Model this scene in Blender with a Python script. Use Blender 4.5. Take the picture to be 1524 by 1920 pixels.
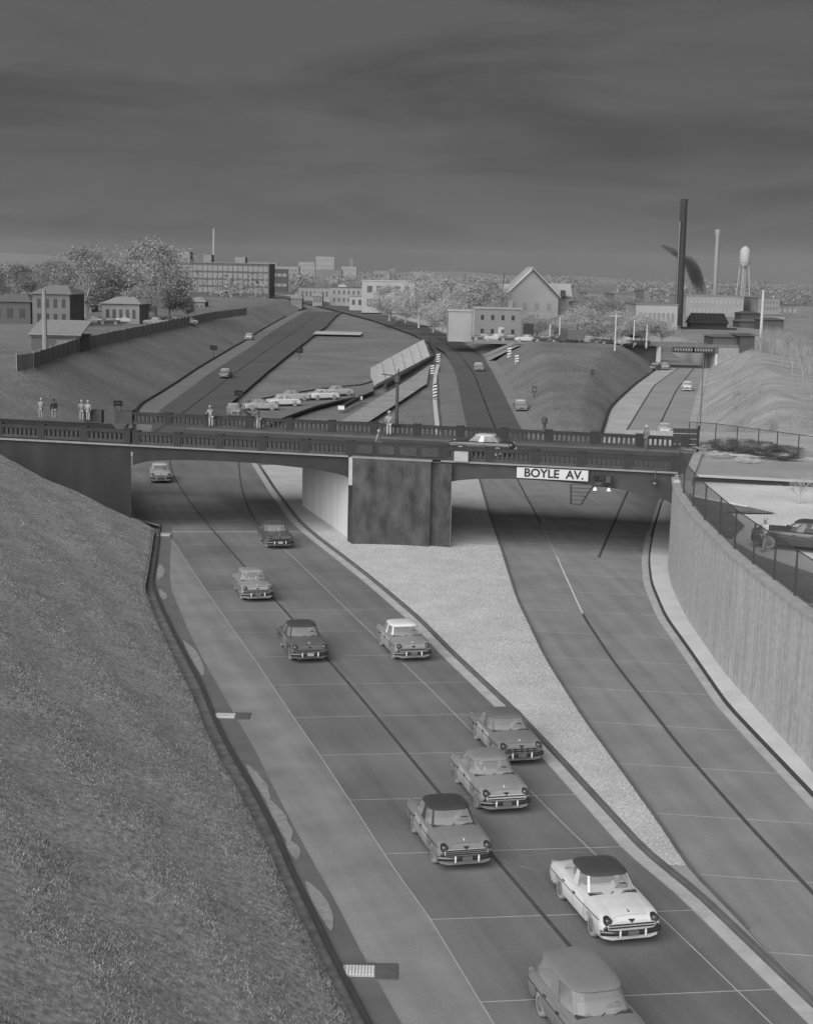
import bpy, bmesh, math, random
import numpy as np
from mathutils import Vector, Matrix, noise as pnoise
for o in list(bpy.data.objects): bpy.data.objects.remove(o)
R = math.radians
rnd = random.Random(7)
scn = bpy.context.scene
COL = scn.collection

# ------------------------------------------------------------------ camera
CAM_H, FPX, DROP, ROLL = 19.5, 2800.0, 445.0, .022          # height above the pavement, focal length and horizon offset in photo pixels
TH = math.atan(DROP / FPX)
cd = bpy.data.cameras.new('camera'); cam = bpy.data.objects.new('camera', cd); COL.objects.link(cam)
cam.location = (0, 0, CAM_H); cam.rotation_euler = (Matrix.Rotation(math.pi/2 - TH, 3, 'X') @ Matrix.Rotation(ROLL, 3, 'Z')).to_euler()
cd.sensor_fit = 'VERTICAL'; cd.sensor_height = 24; cd.sensor_width = 24*1524/1920
cd.lens = 24*FPX/1920; cd.clip_start = 0.5; cd.clip_end = 9000
scn.camera = cam

# ------------------------------------------------------------------ sky, sun, exposure
SUN_AZ, SUN_EL = R(-26), R(27)       # azimuth of the sun seen from the camera, measured from straight behind it (minus: over the left shoulder)
world = bpy.data.worlds.new('World'); scn.world = world; world.use_nodes = True
nt = world.node_tree; nt.nodes.clear()
def N(t, **k):
    n = nt.nodes.new(t)
    for a, b in k.items(): setattr(n, a, b)
    return n
sky = N('ShaderNodeTexSky', sky_type='NISHITA', sun_disc=False)
sky.sun_elevation = SUN_EL; sky.sun_rotation = math.pi + SUN_AZ
sky.air_density = 1.0; sky.dust_density = 3.0
bw = N('ShaderNodeRGBToBW'); nt.links.new(sky.outputs[0], bw.inputs[0])
tc = N('ShaderNodeTexCoord'); mp = N('ShaderNodeMapping'); mp.inputs['Location'].default_value = (3.1, 1.7, 2.4); mp.inputs['Scale'].default_value = (1.3, 1.3, 7)
nt.links.new(tc.outputs['Generated'], mp.inputs[0])
cl = N('ShaderNodeTexNoise'); cl.inputs['Scale'].default_value = 2.9; cl.inputs['Detail'].default_value = 6; cl.inputs['Roughness'].default_value = .62
cl.inputs['Distortion'].default_value = .5
nt.links.new(mp.outputs[0], cl.inputs['Vector'])
cr = N('ShaderNodeMapRange'); cr.inputs['From Min'].default_value = .36; cr.inputs['From Max'].default_value = .6
cr.inputs['To Min'].default_value = .62; cr.inputs['To Max'].default_value = 1.0
nt.links.new(cl.outputs['Fac'], cr.inputs['Value'])
# storm-dark cloud deck: grey that lightens towards the horizon the way thick overcast does
sep = N('ShaderNodeSeparateXYZ'); nt.links.new(tc.outputs['Generated'], sep.inputs[0])
hz = N('ShaderNodeMapRange'); hz.inputs['From Min'].default_value = 0.0; hz.inputs['From Max'].default_value = .28
hz.inputs['To Min'].default_value = 1.0; hz.inputs['To Max'].default_value = .98
nt.links.new(sep.outputs['Z'], hz.inputs['Value'])
m1 = N('ShaderNodeMath', operation='MULTIPLY'); nt.links.new(cr.outputs[0], m1.inputs[0]); nt.links.new(hz.outputs[0], m1.inputs[1])
lim = N('ShaderNodeMath', operation='MINIMUM'); gain = N('ShaderNodeMath', operation='MULTIPLY'); gain.inputs[1].default_value = 3; nt.links.new(bw.outputs[0], gain.inputs[0]); nt.links.new(gain.outputs[0], lim.inputs[0]); lim.inputs[1].default_value = .25
m2 = N('ShaderNodeMath', operation='MULTIPLY'); nt.links.new(m1.outputs[0], m2.inputs[0]); nt.links.new(lim.outputs[0], m2.inputs[1])
bg = N('ShaderNodeBackground'); bg.inputs['Strength'].default_value = .1
nt.links.new(m2.outputs[0], bg.inputs['Color'])
wo = N('ShaderNodeOutputWorld'); nt.links.new(bg.outputs[0], wo.inputs[0])
sd = bpy.data.lights.new('sun', 'SUN'); sun = bpy.data.objects.new('sun', sd); COL.objects.link(sun)
sd.energy = 1.5; sd.angle = R(75); sd.color = (1, 1, 1)
sv = Vector((math.sin(SUN_AZ)*math.cos(SUN_EL), -math.cos(SUN_AZ)*math.cos(SUN_EL), math.sin(SUN_EL)))
sun.rotation_euler = sv.to_track_quat('Z', 'Y').to_euler()
scn.view_settings.view_transform = 'Standard'; scn.view_settings.look = 'None'
scn.view_settings.gamma = 1; scn.view_settings.exposure = 2.1
HAZE = .00005
scn.render.engine = 'CYCLES'; scn.render.resolution_x = 812; scn.render.resolution_y = 1024

# ------------------------------------------------------------------ materials (all grey: the picture is monochrome)
KA = 1.0
def lin(s):
    s = s/255.0
    return s/12.92 if s <= .04045 else ((s+.055)/1.055)**2.4
MC = {}
def mat(tone, rough=.85, var=.12, scale=1.5, bump=0.0, bscale=25, spec=.3, fine=0.0, fscale=40, streak=False, metal=0, per=0.0, island=0.0, along=0.0):
    key = (along, tone, rough, var, scale, bump, bscale, spec, fine, fscale, streak, metal, per, island)
    if key in MC: return MC[key]
    m = bpy.data.materials.new('grey'); m.use_nodes = True; t = m.node_tree; b = t.nodes['Principled BSDF']
    a = min(.86, lin(tone)*KA)
    b.inputs['Roughness'].default_value = rough; b.inputs['Specular IOR Level'].default_value = spec; b.inputs['Metallic'].default_value = metal
    co = t.nodes.new('ShaderNodeTexCoord'); vec = co.outputs['Object']
    if streak:
        mpn = t.nodes.new('ShaderNodeMapping'); mpn.inputs['Scale'].default_value = streak
        t.links.new(vec, mpn.inputs[0]); vec = mpn.outputs[0]
    def noise(sc, det, v):
        n = t.nodes.new('ShaderNodeTexNoise'); n.inputs['Scale'].default_value = sc; n.inputs['Detail'].default_value = det
        t.links.new(v, n.inputs['Vector']); return n
    def mr(src, amt, lo=.3, hi=.7):
        r = t.nodes.new('ShaderNodeMapRange'); r.inputs['From Min'].default_value = lo; r.inputs['From Max'].default_value = hi
        r.inputs['To Min'].default_value = 1-amt; r.inputs['To Max'].default_value = 1+amt; t.links.new(src, r.inputs['Value']); return r.outputs[0]
    cur = None
    def mul(o):
        nonlocal cur
        if cur is None: cur = o; return
        q = t.nodes.new('ShaderNodeMath'); q.operation = 'MULTIPLY'; t.links.new(cur, q.inputs[0]); t.links.new(o, q.inputs[1]); cur = q.outputs[0]
    if var: mul(mr(noise(scale, 5, vec).outputs['Fac'], var))
    if fine: mul(mr(noise(fscale, 2, co.outputs['Object']).outputs['Fac'], fine))
    if per:
        oi = t.nodes.new('ShaderNodeObjectInfo'); mul(mr(oi.outputs['Random'], per, 0, 1))
    if island:
        g = t.nodes.new('ShaderNodeNewGeometry'); mul(mr(g.outputs['Random Per Island'], island, 0, 1))
    if along:
        mpn = t.nodes.new('ShaderNodeMapping'); mpn.inputs['Rotation'].default_value = (0, 0, along); mpn.inputs['Scale'].default_value = (1.1, .035, 1); mpn.vector_type = 'TEXTURE'; mpn.inputs['Scale'].default_value = (.9, 28, 1)
        t.links.new(co.outputs['Object'], mpn.inputs[0]); mul(mr(noise(1.0, 3, mpn.outputs[0]).outputs['Fac'], .13))
    if cur is not None:
        q = t.nodes.new('ShaderNodeMath'); q.operation = 'MULTIPLY'; q.use_clamp = True; t.links.new(cur, q.inputs[0]); q.inputs[1].default_value = a
        t.links.new(q.outputs[0], b.inputs['Base Color'])
    else: b.inputs['Base Color'].default_value = (a, a, a, 1)
    if bump:
        n = noise(bscale, 4, co.outputs['Object']); bu = t.nodes.new('ShaderNodeBump'); bu.inputs['Strength'].default_value = bump
        bu.inputs['Distance'].default_value = .05; t.links.new(n.outputs['Fac'], bu.inputs['Height']); t.links.new(bu.outputs[0], b.inputs['Normal'])
    MC[key] = m; return m
def glassmat(tone, alpha=.6):
    key = ('glass', tone, alpha)
    if key in MC: return MC[key]
    m = mat(tone, rough=.08, var=0.02, spec=.6).copy(); m.name = 'glass'
    m.node_tree.nodes['Principled BSDF'].inputs['Alpha'].default_value = alpha
    MC[key] = m; return m
def wiremat(tone, step=.09, w=.2):
    m = bpy.data.materials.new('wire'); m.use_nodes = True; t = m.node_tree; b = t.nodes['Principled BSDF']
    a = lin(tone); b.inputs['Base Color'].default_value = (a, a, a, 1); b.inputs['Roughness'].default_value = .7
    uv = t.nodes.new('ShaderNodeUVMap'); mp_ = t.nodes.new('ShaderNodeMapping'); mp_.inputs['Rotation'].default_value = (0, 0, R(45))
    mp_.inputs['Scale'].default_value = (1/step, 1/step, 1); t.links.new(uv.outputs[0], mp_.inputs[0])
    s = t.nodes.new('ShaderNodeSeparateXYZ'); t.links.new(mp_.outputs[0], s.inputs[0]); outs = []
    for ax in 'XY':
        f = t.nodes.new('ShaderNodeMath'); f.operation = 'FRACT'; t.links.new(s.outputs[ax], f.inputs[0])
        l = t.nodes.new('ShaderNodeMath'); l.operation = 'LESS_THAN'; t.links.new(f.outputs[0], l.inputs[0]); l.inputs[1].default_value = w; outs.append(l.outputs[0])
    mx = t.nodes.new('ShaderNodeMath'); mx.operation = 'MAXIMUM'; t.links.new(outs[0], mx.inputs[0]); t.links.new(outs[1], mx.inputs[1])
    t.links.new(mx.outputs[0], b.inputs['Alpha']); return m

# ------------------------------------------------------------------ object helpers
WM = {}
def tag(o, label=None, cat=None, group=None, kind=None):
    if label: o['label'] = label
    if cat: o['category'] = cat
    if group: o['group'] = group
    if kind: o['kind'] = kind
    return o
def thing(name, label, cat, loc=(0, 0, 0), rz=0.0, group=None):
    o = bpy.data.objects.new(name, None); COL.objects.link(o); o.empty_display_size = .3
    o.location = loc; o.rotation_euler = (0, 0, rz); WM[o] = Matrix.Translation(Vector(loc)) @ Matrix.Rotation(rz, 4, 'Z')
    return tag(o, label, cat, group)
def copy_tree(o, parent=None):
    c = o.copy(); COL.objects.link(c)
    if parent is not None: c.parent = parent
    for ch in list(o.children): copy_tree(ch, c)
    return c
class MB:
    def __init__(s): s.v = []; s.f = []; s.uv = None
    def add(s, v, f):
        b = len(s.v); s.v += [tuple(p) for p in v]; s.f += [tuple(i+b for i in q) for q in f]; return s
    def box(s, c, d, M=None):
        x, y, z = d[0]/2, d[1]/2, d[2]/2
        v = [Vector((i*x, j*y, k*z)) for k in (-1, 1) for j in (-1, 1) for i in (-1, 1)]
        if M is not None: v = [M @ p for p in v]
        v = [p + Vector(c) for p in v]
        return s.add(v, [(0, 2, 3, 1), (4, 5, 7, 6), (0, 1, 5, 4), (2, 6, 7, 3), (0, 4, 6, 2), (1, 3, 7, 5)])
    def tube(s, p, q, r, r2=None, n=8, cap=True):
        p, q = Vector(p), Vector(q); r2 = r if r2 is None else r2; ax = (q-p)
        if ax.length < 1e-6: return s
        ax.normalize(); u = ax.orthogonal().normalized(); w = ax.cross(u); v = []
        for c, rr in ((p, r), (q, r2)):
            for i in range(n):
                a = 2*math.pi*i/n; v.append(c + (u*math.cos(a) + w*math.sin(a))*rr)
        f = [(i, (i+1) % n, n+(i+1) % n, n+i) for i in range(n)]
        if cap: f += [tuple(range(n-1, -1, -1)), tuple(range(n, 2*n))]
        return s.add(v, f)
    def lathe(s, prof, c=(0, 0, 0), n=16, M=None):
        v = []
        for r, z in prof:
            for i in range(n):
                a = 2*math.pi*i/n; p = Vector((r*math.cos(a), r*math.sin(a), z)); v.append((M @ p if M is not None else p) + Vector(c))
        f = [(k*n+i, k*n+(i+1) % n, (k+1)*n+(i+1) % n, (k+1)*n+i) for k in range(len(prof)-1) for i in range(n)]
        f += [tuple(range(n-1, -1, -1)), tuple(range((len(prof)-1)*n, len(prof)*n))]
        return s.add(v, f)
    def grid(s, rows, close=False):
        n = len(rows[0]); v = [p for r in rows for p in r]
        f = [(k*n+i, k*n+(i+1) % n, (k+1)*n+(i+1) % n, (k+1)*n+i) for k in range(len(rows)-1) for i in range(n if close else n-1)]
        return s.add(v, f)
    def quad(s, a, b, c, d): return s.add([a, b, c, d], [(0, 1, 2, 3)])
    def mesh(s, name, m, smooth=False, M=None):
        me = bpy.data.meshes.new(name); v = s.v
        if M is not None: v = [tuple(M @ Vector(p)) for p in v]
        me.from_pydata(v, [], s.f); me.validate()
        bm = bmesh.new(); bm.from_mesh(me); bmesh.ops.recalc_face_normals(bm, faces=bm.faces); bm.to_mesh(me); bm.free()
        if m is not None: me.materials.append(m)
        if smooth is not False:
            me.polygons.foreach_set('use_smooth', [True]*len(me.polygons))
            me.set_sharp_from_angle(angle=R(40 if smooth is True else smooth))
        return me
    def build(s, name, m, parent=None, smooth=False, up=False):
        M = WM[parent].inverted() if parent is not None and parent in WM else None
        me = s.mesh(name, m, smooth, M)
        if up:
            me.update()
            if sum(p.normal.z*p.area for p in me.polygons) < 0: me.flip_normals()
        o = bpy.data.objects.new(name, me); COL.objects.link(o)
        if parent is not None:
            o.parent = parent
            if parent in WM: WM[o] = WM[parent]
        return o
def inst(me, name, parent, loc=(0, 0, 0), rz=0.0, scale=None):
    o = bpy.data.objects.new(name, me); COL.objects.link(o); o.parent = parent; o.location = loc; o.rotation_euler = (0, 0, rz)
    if scale is not None: o.scale = scale
    return o
def structure(o): o['kind'] = 'structure'; return o

# ------------------------------------------------------------------ survey: sight lines of the photograph turned into metres on the ground
SS, CC = math.sin(TH), math.cos(TH)
def ray(px, py):
    a, b = (px-762)/FPX, (py-960)/FPX
    u, v = a*math.cos(ROLL) + b*math.sin(ROLL), b*math.cos(ROLL) - a*math.sin(ROLL)
    return u, CC - v*SS, SS + v*CC
def seen_x(q):   # column of the photograph in which a place is seen
    d = q.y*CC + (CAM_H-q.z)*SS; u, v = q.x/d, ((CAM_H-q.z)*CC - q.y*SS)/d
    return 762 + FPX*(u*math.cos(ROLL) - v*math.sin(ROLL))
def at_z(px, py, z=0.0):
    u, y, k = ray(px, py); t = (CAM_H-z)/k; return Vector((u*t, y*t, z))
def lerp_tab(tab):
    xs, ys = zip(*tab); return lambda x: float(np.interp(x, xs, ys))
zr = lerp_tab([(0, 0), (180, 0), (205, .3), (230, .8), (270, 1.8), (330, 2.8), (400, 3.8), (600, 5.5), (1000, 7), (2000, 8.5), (8000, 10)])
zr2 = lerp_tab([(0, 0), (160, 0), (200, .4), (240, .9), (310, 1.5), (380, 1.8)])
z0 = lambda y: 0.0
def on(px, py, zf=zr):
    u, y, k = ray(px, py); lo, hi = 5.0, 6000.0
    for _ in range(60):
        t = (lo+hi)/2
        if CAM_H - t*k - zf(y*t) > 0: lo = t
        else: hi = t
    return Vector((u*lo, y*lo, zf(y*lo)))
def line(pts, zf=zr, smooth=5.0, extra=None):
    """plan curve X(Y) through surveyed points, lightly eased"""
    P = sorted([(p.y, p.x) for p in (on(a, b, zf) for a, b in pts)])
    ys = np.array([p[0] for p in P]); xs = np.array([p[1] for p in P])
    def raw(y):
        if y < ys[0]: return xs[0] + (y-ys[0])*(xs[1]-xs[0])/(ys[1]-ys[0])
        if y > ys[-1]: return xs[-1] + (y-ys[-1])*(xs[-1]-xs[-2])/(ys[-1]-ys[-2])
        return float(np.interp(y, ys, xs))
    def f(y):
        w = smooth*max(.4, min(6, y/85.0))
        return sum(raw(y + w*k/4)*c for k, c in zip(range(-4, 5), (1, 2, 3, 4, 5, 4, 3, 2, 1)))/25.0
    f.lo, f.hi = ys[0], ys[-1]; return f
def steps(a, b, d): n = max(1, int(math.ceil((b-a)/d))); return [a+(b-a)*i/n for i in range(n+1)]
def ysteps(a, b): # finer near, coarser far
    out = [a]
    while out[-1] < b: out.append(min(b, out[-1] + max(1.2, out[-1]*.025)))
    return out
def ribbon(name, y0, y1, fl, fr, zf, dz, m, cols=2, parent=None):
    mb = MB(); rows = []
    for y in ysteps(y0, y1):
        a, b = fl(y), fr(y); rows.append([(a+(b-a)*i/(cols-1), y, zf(y)+dz) for i in range(cols)])
    mb.grid(rows); return mb.build(name, m, parent, up=True)
def kerb(name, y0, y1, f, w, h, m, zf=zr, side=1):
    mb = MB(); rows = []
    for y in ysteps(y0, y1):
        x = f(y); z = zf(y); rows.append([(x, y, z-.05), (x, y, z+h-.02), (x+side*.02, y, z+h), (x+side*w, y, z+h), (x+side*w, y, z-.05)])
    mb.grid(rows); mb.add(rows[0], [(0, 1, 2, 3, 4)]); mb.add(rows[-1], [(4, 3, 2, 1, 0)]); return structure(mb.build(name, m))

def beam(a, b, w, h, z): 
    n_ = Vector((-(b-a).y, (b-a).x, 0)).normalized()*w/2; zz = Vector((0, 0, h)); o_ = Vector((0, 0, z)); mb = MB(); v = [a-n_+o_, b-n_+o_, b+n_+o_, a+n_+o_]
    return mb.add(v+[q+zz for q in v], [(3, 2, 1, 0), (4, 5, 6, 7), (0, 1, 5, 4), (1, 2, 6, 5), (2, 3, 7, 6), (3, 0, 4, 7)])
# ---- key lines of the cutting (photo points along each edge)
A = line([(303, 985), (296, 1044), (288, 1095), (306, 1140), (330, 1190), (356, 1238), (378, 1280), (403, 1342), (431, 1400), (474, 1472), (518, 1557), (556, 1645), (589, 1711), (633, 1802), (666, 1865), (700, 1930)], smooth=1.2)
G = line([(321, 1020), (319, 1081), (323, 1109), (353, 1179), (384, 1241), (434, 1328), (476, 1400), (534, 1516), (584, 1609), (628, 1686), (683, 1794), (722, 1863), (760, 1930)], smooth=1.2)
B = line([(322, 1010), (353, 1058), (378, 1095), (434, 1176), (485, 1247), (560, 1359), (589, 1400), (642, 1480), (680, 1538), (722, 1604), (760, 1659), (799, 1711), (890, 1862)], smooth=2)
S1 = line([(348, 771), (325, 835), (318, 867), (328, 897), (351, 934), (385, 978), (448, 1050), (552, 1165), (668, 1298), (830, 1495), (997, 1691), (1060, 1765), (1150, 1870)], smooth=3)
S2 = line([(430, 790), (446, 850), (452, 911), (465, 951), (482, 983), (565, 1059), (654, 1146), (805, 1290), (1052, 1541), (1133, 1618), (1237, 1718), (1297, 1775), (1400, 1875)], smooth=3)
Cc = line([(421, 766), (470, 850), (515, 920), (560, 980), (600, 1014), (640, 1044), (702, 1093), (784, 1163), (849, 1230), (967, 1341), (1055, 1435), (1136, 1524), (1203, 1598), (1300, 1676), (1500, 1868)], smooth=2.5)
D = line([(875, 801), (899, 898), (917, 961), (941, 1030), (971, 1124), (1026, 1239), (1099, 1354), (1171, 1452), (1250, 1563), (1300, 1640), (1361, 1700), (1482, 1830)], smooth=3)
D_raw = D
D = lambda y: max(D_raw(y), Cc(y)+.38)
T1 = line([(928, 803), (950, 855), (972, 904), (1010, 975), (1038, 1032), (1095, 1158), (1150, 1241), (1278, 1405), (1405, 1550), (1480, 1629)], smooth=3)
E_ = line([(1290, 800), (1262, 880), (1240, 940), (1222, 1000), (1214, 1051), (1219, 1095), (1245, 1157), (1289, 1219), (1361, 1324), (1423, 1390), (1480, 1450)], smooth=2.5)
W = line([(1290, 880), (1268, 960), (1254, 1040), (1250, 1062), (1256, 1098), (1285, 1160), (1354, 1262), (1480, 1405)], smooth=2.5)

# bridge frame: face line from the left abutment corner, running right
BO = Vector((-20.5, 110.92, 0)); BA = R(-13.16)
bd = Vector((math.cos(BA), math.sin(BA), 0)); bn = Vector((-math.sin(BA), math.cos(BA), 0))
BW = 14.4
def bp(s, off=0, z=0): return BO + bd*s + bn*off + Vector((0, 0, z))
BM = Matrix.Translation(BO) @ Matrix.Rotation(BA, 4, 'Z')   # local x along the bridge, y away from the camera
def face_y(x): return BO.y + (x-BO.x)*bd.y/bd.x

def deck(px, off, z=6.6):   # point along the bridge seen in this column
    lo, hi = -25.0, 60.0
    for _ in range(50):
        s = (lo+hi)/2
        if seen_x(bp(s, off, z)) < px: lo = s
        else: hi = s
    return bp(lo, off, z)
# ---- tones
M_slab = mat(108, var=.2, scale=.16, along=.27, fine=.07, fscale=9, per=.05, bump=.15, bscale=60)
M_slabR = mat(121, var=.12, along=.1, scale=.35, fine=.07, fscale=9, per=.04, bump=.15, bscale=60)
M_bed = mat(160, var=.1)
M_should = mat(126, along=.3, var=.14, scale=.5, fine=.08, fscale=12, bump=.2, bscale=50)
M_gut = mat(98, var=.12, scale=.8, fine=.06, fscale=14)
M_silt = mat(134, var=.2, scale=3, fine=.15, fscale=20, bump=.3)
M_kerb = mat(62, var=.15, scale=1)
M_kerb2 = mat(92, var=.15, scale=1)
M_line = mat(70, var=.18, scale=2.5)
M_band = mat(165, var=.13, scale=1.2, fine=.08, fscale=10)
M_grassL = mat(132, var=.16, scale=.5, fine=.34, fscale=5, bump=.5, bscale=9, spec=.05)
M_median = mat(172, var=.10, scale=.4, fine=.2, fscale=8, bump=.8, bscale=14, spec=.05)
M_walk = mat(186, var=.1, scale=.5, fine=.07, fscale=10)
M_wall = mat(158, var=.16, scale=2.2, streak=(1.5, 1.5, .1), fine=.12, fscale=3.5, bump=.1, bscale=6)
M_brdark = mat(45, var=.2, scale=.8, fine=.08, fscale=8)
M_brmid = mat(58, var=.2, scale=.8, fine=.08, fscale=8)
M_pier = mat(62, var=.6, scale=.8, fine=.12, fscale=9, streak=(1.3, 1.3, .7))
M_piershade = mat(198, var=.1, scale=1.0, streak=(1.5, 1.5, .12))  # inverted shade of the pier's sides, put into a pale tone
M_ledge = mat(116, var=.12)
M_far = mat(110, var=.16, scale=.1, fine=.24, fscale=2.2, bump=.3, bscale=2.5, spec=.05)
M_farroad = mat(78, var=.12, scale=.15)
M_front = mat(132, var=.12, scale=.15)
M_lot = mat(188, var=.12, scale=.3, fine=.1, fscale=5)
M_bankR = mat(146, var=.22, scale=.2, fine=.22, fscale=2.5, bump=.25, bscale=2, spec=.05)

# ------------------------------------------------------------------ ground sheet out to the horizon
mb = MB(); rows = []
for y in [-60, 0, 40, 80, 120, 150, 180, 205, 230, 250, 270, 300, 330, 365, 400, 450, 500, 600, 800, 1000, 1500, 2000, 3200, 4500, 6500]:
    rows.append([(x, y, zr(y) - (.3 if y < 200 else .5)) for x in (-5000, -2000, -900, -400, -150, -60, -20, 0, 10)] + [(x, y, min(zr(y), 1.0 if y < 340 else 99) - (.3 if y < 200 else .5)) for x in (40, 80, 200, 500, 1200, 2500, 5000)])
mb.grid(rows); structure(mb.build('ground', M_far, up=True))

# ------------------------------------------------------------------ near carriageways: concrete slabs with open joints on a pale bed
Aw = lambda y: A(y) if y < 113 else float(np.interp(y, [113, 116.5, 132, 160, 205], [A(113), -21.7, -25.8, -31.5, -37.5]))
road_l = structure(ribbon('road', 20, 162, lambda y: Aw(y)-.1, Cc, zr, -.01, M_bed))
def slabs(parent, bounds, y0, y1, step, skew, m, zf=zr):
    ys = steps(y0, y1, step)
    for i in range(len(ys)-1):
        for (fl, fr) in bounds:
            g = .03; rows = []
            for k in range(5):
                row = []
                for side in (0, 1):
                    f = fl if side == 0 else fr
                    x = f(ys[i]); yy0 = ys[i] + skew*x + g; yy1 = ys[i+1] + skew*f(ys[i+1]) - g
                    y = yy0 + (yy1-yy0)*k/4; x = f(y) + (g if side == 0 else -g); row.append((x, y, zf(y)))
                rows.append(row)
            if rows[0][1][0]-rows[0][0][0] < .3: continue
            mb = MB(); mb.grid(rows)
            ring = [r[0] for r in rows] + [r[1] for r in rows[::-1]]
            lo = [(p[0], p[1], p[2]-.06) for p in ring]; mb.grid([ring, lo], close=True)
            mb.build('slab', m, parent)
Cg = lambda y: Cc(y) - .55
slabs(road_l, [(B, S1), (S1, S2), (S2, Cg)], 27, 113, 5.7, .13, M_slab)
slabs(road_l, [(lambda y: Aw(y)+.35, S1), (S1, S2), (S2, Cg)], 113.2, 160, 5.7, .13, M_slab)
sh = structure(ribbon('shoulder', 22, 112.6, G, lambda y: max(G(y)+.02, B(y)-.02), z0, .0, M_should, cols=4))
gu = structure(ribbon('gutter', 22, 113.2, lambda y: A(y)+.0, lambda y: G(y)-.015, z0, .004, M_gut, cols=3))
structure(ribbon('apron', 108, 114.5, G, B, z0, -.008, M_slab))
gb = structure(ribbon('gutter_band', 22, 116, Cg, lambda y: Cc(y)-.02, z0, .004, M_band, cols=3))
# silt left in the gutter
for k, (p, q, wd) in enumerate([((352, 1205), (372, 1262), .5), ((300, 1060), (303, 1085), .45), ((300, 1108), (309, 1122), .4), ((440, 1440), (470, 1500), .42), ((470, 1500), (524, 1575), .5), ((530, 1582), (549, 1604), .4), ((575, 1662), (610, 1735), .45)]):
    a, b = on(*p), on(*q); mb = MB(); top = []; ys_ = steps(min(a.y, b.y)-.4, max(a.y, b.y)+.4, .22)
    L, Rr = [], []
    for i, y in enumerate(ys_):
        e = max(0, math.sin(math.pi*i/(len(ys_)-1)))**.7*(.85+.3*pnoise.noise(Vector((y*1.3, k*7.3, 0)))); z_ = .010 + .002*k; L.append((A(y)+.1+.12*(1-e), y, z_)); Rr.append((A(y)+.13+.12*(1-e)+max(.0, wd*1.1*e), y, z_))
    mb.grid([L, Rr]); o = mb.build('silt_patch', M_silt, up=True); o['kind'] = 'stuff'; tag(o, 'pale silt washed along the dark gutter beside the grass bank')
kerb('kerb', 20, 113.3, A, .14, .12, M_kerb, side=-1)
kerb('kerb', 20, 130, Cc, .2, .15, M_kerb2, side=1)
kerb('kerb', next(y for y in np.arange(20, 60, .5) if D_raw(y)-Cc(y) > .5), 145, D, .16, .15, M_kerb2, side=-1)
kerb('kerb', 24, 132, E_, .12, .12, M_kerb, side=1)
# drain covers set across the gutter
def drain(px, py, w):
    p = on(px, py); a = A(p.y); t = thing('storm_drain', 'pale slotted storm drain with dark concrete surround across the gutter, ' + ('nearest the camera' if py > 1600 else 'halfway up the bank'), 'drain', (a, p.y, 0), 0, 'drains along the left gutter')
    m = MB(); m.box((a+w*.30, p.y, .02), (w*.6, .62, .05)); fr = m.build('drain_frame', mat(165), t)
    for k in range(9): MB().box((a+.12+w*.06*k, p.y, .055), (w*.035, .56, .03)).build('grate_bar', mat(205), t)
    m = MB(); m.box((a+w*.82, p.y+.02, .02), (w*.42, .95, .04)); m.build('inlet_slab', mat(88, var=.15), t)
    m = MB(); m.box((a+w*.30, p.y+.42, .02), (w*.6, .2, .04)); m.build('inlet_rim', mat(88, var=.15), t)
drain(670, 1822, 1.5); drain(428, 1343, 1.5); 
p = on(309, 1003)
t = thing('storm_drain', 'small pale drain cover at the far end of the gutter by the bridge', 'drain', (p.x, p.y, 0), 0, 'drains along the left gutter')
MB().box((p.x, p.y, .03), (.9, 1.0, .06)).build('drain_frame', mat(165), t)

road_r = structure(ribbon('road', 20, 162, D, E_, zr2, -.01, M_bed))
T2 = line([(1176, 922), (1128, 1032)], smooth=.5)
slabs(road_r, [(lambda y: D(y)+.0, T1), (T1, lambda y: E_(y)-.45)], 26, 116, 5.7, -.13, M_slabR, z0)
slabs(road_r, [(D, T1), (T1, T2), (T2, lambda y: E_(y)-.3)], 116, 157, 5.7, -.13, M_slabR, z0)
structure(ribbon('gutter_band', 24, 116, lambda y: E_(y)-.43, lambda y: E_(y)-.02, z0, .004, mat(160, var=.14, scale=1.1), cols=2))
# painted lane lines
def stripe(f, y0, y1, w, m, zf=zr, dz=.008, name='lane_line'):
    return structure(ribbon(name, y0, y1, lambda y: f(y)-w/2, lambda y: f(y)+w/2, zf, dz, m))
stripe(S1, 20, 162, .15, M_line); stripe(S2, 114, 162, .15, M_line)
stripe(T1, 24, 86, .17, M_line, z0); stripe(T1, 86, 104, .1, mat(185), z0); stripe(T1, 118, 157, .16, M_line, z0)
stripe(T2, 104, 138, .19, M_line, z0); stripe(line([(1240, 940), (1222, 1000)], smooth=.5), 113, 131, .14, M_line, z0, dz=.012)
cm = MB()
for i in range(8):
    y = rnd.uniform(38, 105); fl_, fr_ = ((B, Cg) if i % 3 else (D, E_)); x = fl_(y) + (fr_(y)-fl_(y))*rnd.uniform(.08, .9); p = Vector((x, y, .006)); a = rnd.uniform(0, 6.28)
    for k in range(rnd.randrange(6, 16)):
        a += rnd.uniform(-.28, .28); q = p + Vector((math.cos(a), math.sin(a)*1.3, 0))*rnd.uniform(.15, .5); w_ = rnd.uniform(.008, .022); n_ = Vector((-(q-p).y, (q-p).x, 0)).normalized()*w_
        if fl_(q.y)+.2 < q.x < fr_(q.y)-.5: cm.quad(p-n_, q-n_, q+n_, p+n_)
        p = q
o = cm.build('crack', mat(136, var=.1), up=True); o['kind'] = 'stuff'; o['label'] = 'fine pale cracks in the road slabs'
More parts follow.
